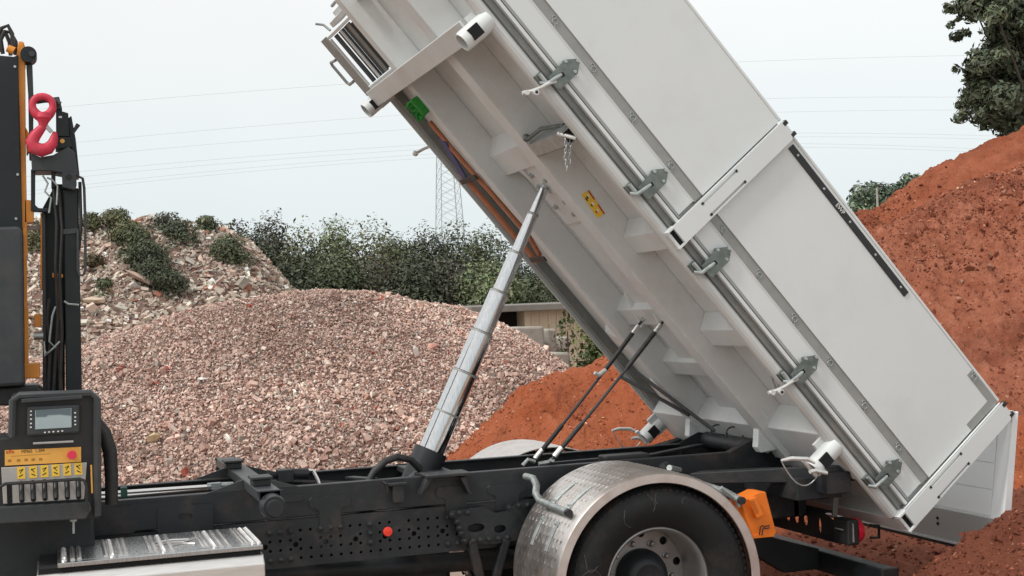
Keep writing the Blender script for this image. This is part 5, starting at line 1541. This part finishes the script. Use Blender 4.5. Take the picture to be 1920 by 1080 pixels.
hk = [(1.560,0.579),(1.620,0.574),(1.616,0.499),(1.556,0.504)]
MB().tube([(hk[0][0], -.85, hk[0][1]), (hk[1][0], -.85, hk[1][1]), (hk[2][0], -.85, hk[2][1]), (hk[3][0], -.85, hk[3][1])], .010, 6).build('gate_hook', DARK2, body)
# tool rack on the far front corner
def nR(y): return -.035 - (y - .60) * .15
def rk(a0, a1, y0, y1, d0, d1):
    """bar of the rack, whose mouth leans outwards"""
    return B().hexa([(a0, y0, nR(y0) + d0), (a1, y0, nR(y0) + d0), (a1, y1, nR(y1) + d0), (a0, y1, nR(y1) + d0), (a0, y0, nR(y0) + d1), (a1, y0, nR(y0) + d1), (a1, y1, nR(y1) + d1), (a0, y1, nR(y1) + d1)])
tr_ = rk(-4.37, -3.90, .583, .605, 0, .03).build('tool_rack', UNDER, body, .003)
rk(-4.37, -4.35, .61, 1.08, 0, .03).build('rack_bar', UNDER, tr_, .003)
rk(-3.935, -3.90, .61, 1.08, 0, .03).build('rack_bar', UNDER, tr_, .003)
rk(-4.33, -3.95, .61, .705, .02, .03).build('stowed_panel', DARK2, tr_, .002)
for y0, y1, d0, m_ in ((.705, .755, .015, CHANNEL), (.768, .84, .03, GREYP), (.846, .862, .0, UNDER), (.87, .955, .03, GREYP), (1.0, 1.05, .03, GREYP), (1.058, 1.08, .0, UNDER)):
    rk(-4.345, -3.94, y0, y1, d0, d0 + .014).build('rack_slat', m_, tr_, .002)
rk(-4.38, -3.89, 1.10, 1.20, .0, .012).build('rack_plate', TOOLGREY, tr_, .002)
rk(-4.38, -3.89, 1.20, 1.27, .03, .05).build('rack_bar', TOOLGREY, tr_, .003)
B().tube([(-4.22, 1.27, -.11), (-4.23, 1.37, -.12), (-4.21, 1.39, -.12), (-4.05, 1.39, -.12), (-4.03, 1.37, -.12), (-4.03, 1.27, -.11)], .011, 8).build('rack_handle', TOOLGREY, tr_)
B().box(-4.44, -4.40, .35, 1.25, .02, .10).build('headboard_rail', UNDER, body, .004)
B().box(-4.48, -4.45, .45, 1.22, .08, .6).build('headboard_panel', WHITE, body)
for n_ in (.12, .28):
    B().tube([(-4.52, .40, n_), (-4.52, 1.25, n_)], .012, 8).build('headboard_rail', TOOLGREY, body)
B().tube([(-4.40, 1.27, .0), (-4.46, 1.31, .0), (-4.50, 1.31, -.04)], .009, 6).build('rack_clip', TOOLGREY, body)

# ---- lifting cylinder (telescopic)
J = [(-1.055,1.162),(-0.906,1.097),(-0.938,1.402),(-0.791,1.341),(-0.802,1.637),(-0.668,1.584),(-0.664,1.879),(-0.551,1.824),(-0.519,2.116),(-0.434,2.073),(-0.384,2.355),(-0.320,2.318),(-0.252,2.593),(-0.200,2.562)]
tipx, _, tipz = tip
base_ = Vector(((J[0][0] + J[1][0]) / 2, 0, (J[0][1] + J[1][1]) / 2))
top_ = Vector((tipx, 0, tipz))
ax_ = (top_ - base_).normalized()
tt = [0]
rr = []
for k in range(7):
    a, b = Vector((J[2 * k][0], 0, J[2 * k][1])), Vector((J[2 * k + 1][0], 0, J[2 * k + 1][1]))
    m_ = (a + b) / 2
    tt.append((m_ - base_).dot(ax_)) if k else None
    rr.append((a - b).length / 2)
tt.append((top_ - base_).length)
lc_ = MB().cyl(base_ - ax_ * .34, base_ + ax_ * .02, .104, .104, 32).cyl(base_ - ax_ * .40, base_ - ax_ * .34, .08, .104, 32).build('lifting_cylinder', DARK, truck)
for k in range(7):
    a = base_ + ax_ * (tt[k] - .03)
    b = base_ + ax_ * (tt[k + 1] if k < 6 else tt[7] - .02)
    r_ = rr[k] * .985
    MB().cyl(a, b, r_, r_, 40).build('cylinder_stage', CHROME, lc_)
    if k < 6:
        MB().cyl(b - ax_ * .012, b + ax_ * .002, r_ * 1.018, r_ * 1.018, 40).build('wiper_ring', TOOLGREY, lc_)
        MB().cyl(b + ax_ * .002, b + ax_ * .005, r_ * .96, r_ * .96, 32).build('seal_ring', HOLE, lc_)
MB().ball(top_, .028, 14, 8).build('ball_head', GALV, lc_)
MB().cyl((base_ - ax_ * .24) + Vector((0, -.38, 0)), (base_ - ax_ * .24) + Vector((0, .38, 0)), .05, .05, 16).build('cradle_shaft', DARK, lc_)
cyb = base_ - ax_ * .14
MB().cyl(cyb + Vector((-.04, -.1, .0)), cyb + Vector((-.16, -.14, -.08)), .045, .04, 14).build('port_boss', GREYP, lc_)
hp = [(-1.421,-0.220,1.006), (-1.380,-0.220,1.069), (-1.314,-0.220,1.124), (-1.234,-0.200,1.142), (-1.148,-0.180,1.118), (-1.084,-0.150,1.053)]
MB().tube(hp, .022, 12).build('lift_hose', HOSE, truck)
# body limit ropes
def rope(name_, ptop, pbot):
    a, b = Vector(ptop), Vector(pbot)
    o = MB().tube([a.lerp(b, t) + Vector((0, 0, -.012 * math.sin(math.pi * t))) for t in np.linspace(0, 1, 10)], .0095, 8).build('limit_rope', GREYP, truck)
    P = lambda t: a.lerp(b, t) + Vector((0, 0, -.012 * math.sin(math.pi * t)))
    MB().tube([P(.08), P(.2), P(.34)], .0155, 10).build('rope_sleeve', HOSE, o)
    MB().tube([P(.74), P(.84), P(.93)], .0155, 10).build('rope_sleeve', HOSE, o)
    MB().cyl(P(.03), P(.085), .017, .017, 10).build('rope_ferrule', STEELW, o)
    MB().cyl(P(.92), P(.985), .019, .019, 10).build('rope_ferrule', STEELW, o)
    MB().tube([P(.03), P(-.02) + Vector((-.015, 0, 0)), P(-.05), P(-.02) + Vector((.02, 0, 0)), P(.03)], .005, 6).build('rope_eye', GALV, o)
    return P, o
t1 = BF @ Vector((-1.655, .09, .0)); t2 = BF @ Vector((-1.66, -.27, .0))
P, o = rope('limit_rope', t1, (-0.281,0.090,1.024))
MB().tube([P(.345) + Vector((0, -.01, 0)), P(.36) + Vector((-.04, -.02, -.015)), P(.36) + Vector((-.07, -.02, .0))], [.016, .017, .012], 8).build('rope_clip', HANDLEW, o)
rope('limit_rope', t2, (-0.281,-0.270,1.069))
MB().tube([(-0.368,0.050,1.004), (-0.330,0.050,1.038), (-0.285,0.050,1.021)], .014, 8).build('rope_anchor', GALV, truck)
MB().tube([(-0.347,-0.200,1.035), (-0.277,-0.200,1.043), (-0.281,-0.270,1.063)], .014, 8).build('rope_anchor', GALV, truck)

# ---------------------------------------------------------------- loose things carried by the truck
ck = empty('wheel_chock', (0.668,-1.100,0.629))
tag(ck, 'orange plastic wheel chock clipped in its holder behind the rear wheel', 'wheel chock')
CP = [(0.555,0.837),(0.677,0.882),(0.719,0.879),(0.776,0.635),(0.751,0.621),(0.623,0.627)]
MB().prism(CP[::-1], -1.10, -.95).build('wedge', CHOCKO, ck, .006)
CP2 = [(0.591,0.850),(0.639,0.861),(0.682,0.751),(0.637,0.736)]
ck2 = MB().prism(CP2[::-1], -1.135, -1.099).build('handle_frame', CHOCKO, ck, .005)
CP3 = [(0.597,0.838),(0.618,0.842),(0.648,0.773),(0.631,0.762)]
MB().prism(CP3[::-1], -1.1365, -1.1345).build('handle_recess', mat('orange_plastic_shaded', (.50, .11, .008), .6), ck2)  # thin plate, the recess shade put into its darker orange
MB().box(CP[5][0] - .01, CP[3][0] - .02, -1.112, -1.099, CP[5][1] - .008, CP[5][1] + .014).build('foot_edge', CHOCKO, ck, .003)
wc = [(0.654,0.639),(0.663,0.684),(0.678,0.692),(0.684,0.682),(0.719,0.688),(0.718,0.673),(0.677,0.671),(0.671,0.637)]
MB().tube([(a, -1.12, b) for a, b in wc], .004, 6).build('wire_clip', BLACK, ck)

brm = empty('broom', (BF @ Vector((-3.62, .92, .05))))
tag(brm, 'green broom with reddish wooden handle strapped under the raised body', 'broom')
gh_ = [(-3.682,0.589),(-3.652,0.335),(-3.582,0.498),(-3.615,0.735)]
g0 = np.array(gh_).mean(0)
B().hexa([(g0[0] - .07, g0[1] - .07, -.12), (g0[0] + .07, g0[1] - .07, -.12), (g0[0] + .07, g0[1] + .07, -.12), (g0[0] - .07, g0[1] + .07, -.12), (g0[0] - .06, g0[1] - .06, -.02), (g0[0] + .06, g0[1] - .06, -.02), (g0[0] + .06, g0[1] + .06, -.02), (g0[0] - .06, g0[1] + .06, -.02)]).build('broom_head', GREEN, brm, .01)
bs = B()
for k in range(40):
    a, y_ = g0[0] - .06 + .13 * RNG.random(), g0[1] - .06 + .12 * RNG.random()
    bs.tube([(a, y_, -.11), (a + RNG.normal() * .006, y_ + RNG.normal() * .006, -.145)], .006, 4)
tag(bs.build('bristle', GREEN, brm), kind='stuff')
ha = [(-3.501,0.731),(-3.278,0.744),(-3.044,0.727),(-2.763,0.696),(-2.488,0.676),(-2.310,0.772)]
B().tube([(a, y_, -.035) for a, y_ in ha], .017, 10).build('handle', WOODO, brm)
shv = empty('shovel', (BF @ Vector((-3.2, 1.05, .05))))
tag(shv, 'shovel with dark blue blade and wooden shaft strapped beside the broom', 'shovel')
hb = [(-3.091,0.956),(-2.846,0.947),(-2.586,0.944),(-2.251,0.929)]
B().tube([(a, y_, -.035) for a, y_ in hb], .019, 10).build('shaft', WOODO, shv)
bl = [(-3.385,0.770),(-3.319,0.714),(-3.132,0.784),(-3.004,0.894),(-3.035,0.980),(-3.190,0.914)]
B().hexa([(bl[i][0], bl[i][1], n_) for n_ in (-.052, -.042) for i in (0, 1, 3, 4)]).build('blade', BLUE, shv)
for px_ in ([(-3.022,0.997),(-3.021,0.678)], [(-2.294,0.928),(-2.287,0.674)]):
    B().beam((px_[0][0], px_[0][1] + .02, -.058), (px_[1][0], px_[1][1] - .02, -.058), .04, .012, (0, 0, 1)).build('tool_strap', BLACK, body, .004)

# red lifting hook
hkr = empty('lifting_hook', (-3.170,-0.500,2.907))
tag(hkr, 'red swivel lifting hook hanging from the folded crane boom', 'hook')
c_ = (-3.161,-0.500,3.169)
k_ = ((-3.107,-0.500,3.170))[0] - c_[0]
R_ = [((c_[0] + (k_ * .95) * math.cos(t) * (1 + .12 * math.sin(t))), -.5, c_[2] + k_ * 1.02 * math.sin(t)) for t in np.linspace(0, 2 * math.pi, 25)[:-1]]
MB().tube(R_, [.019 + .009 * max(0, -math.sin(t)) for t in np.linspace(0, 2 * math.pi, 25)[:-1]], 12, closed=True).build('shackle', RED, hkr)
a_, b_ = Vector((-3.157,-0.500,3.135)), Vector((-3.162,-0.500,3.061))
MB().tube([a_, a_.lerp(b_, .35), a_.lerp(b_, .7), b_], [.038, .044, .026, .022], 14).build('swivel', RED, hkr)
hk_ = [(-3.159,-0.500,3.067), (-3.176,-0.500,3.047), (-3.203,-0.500,3.015), (-3.221,-0.500,2.981), (-3.208,-0.500,2.950), (-3.174,-0.500,2.936), (-3.139,-0.500,2.947), (-3.116,-0.500,2.975), (-3.107,-0.500,3.010), (-3.103,-0.500,3.035)]
MB().tube(hk_, [.020, .024, .030, .035, .037, .037, .033, .027, .019, .010], 14).build('hook_body', RED, hkr)
MB().beam((-3.153,-0.505,3.074), (-3.120,-0.505,3.032), .022, .014, (0, 1, 0)).build('safety_latch', GALV, hkr, .002)
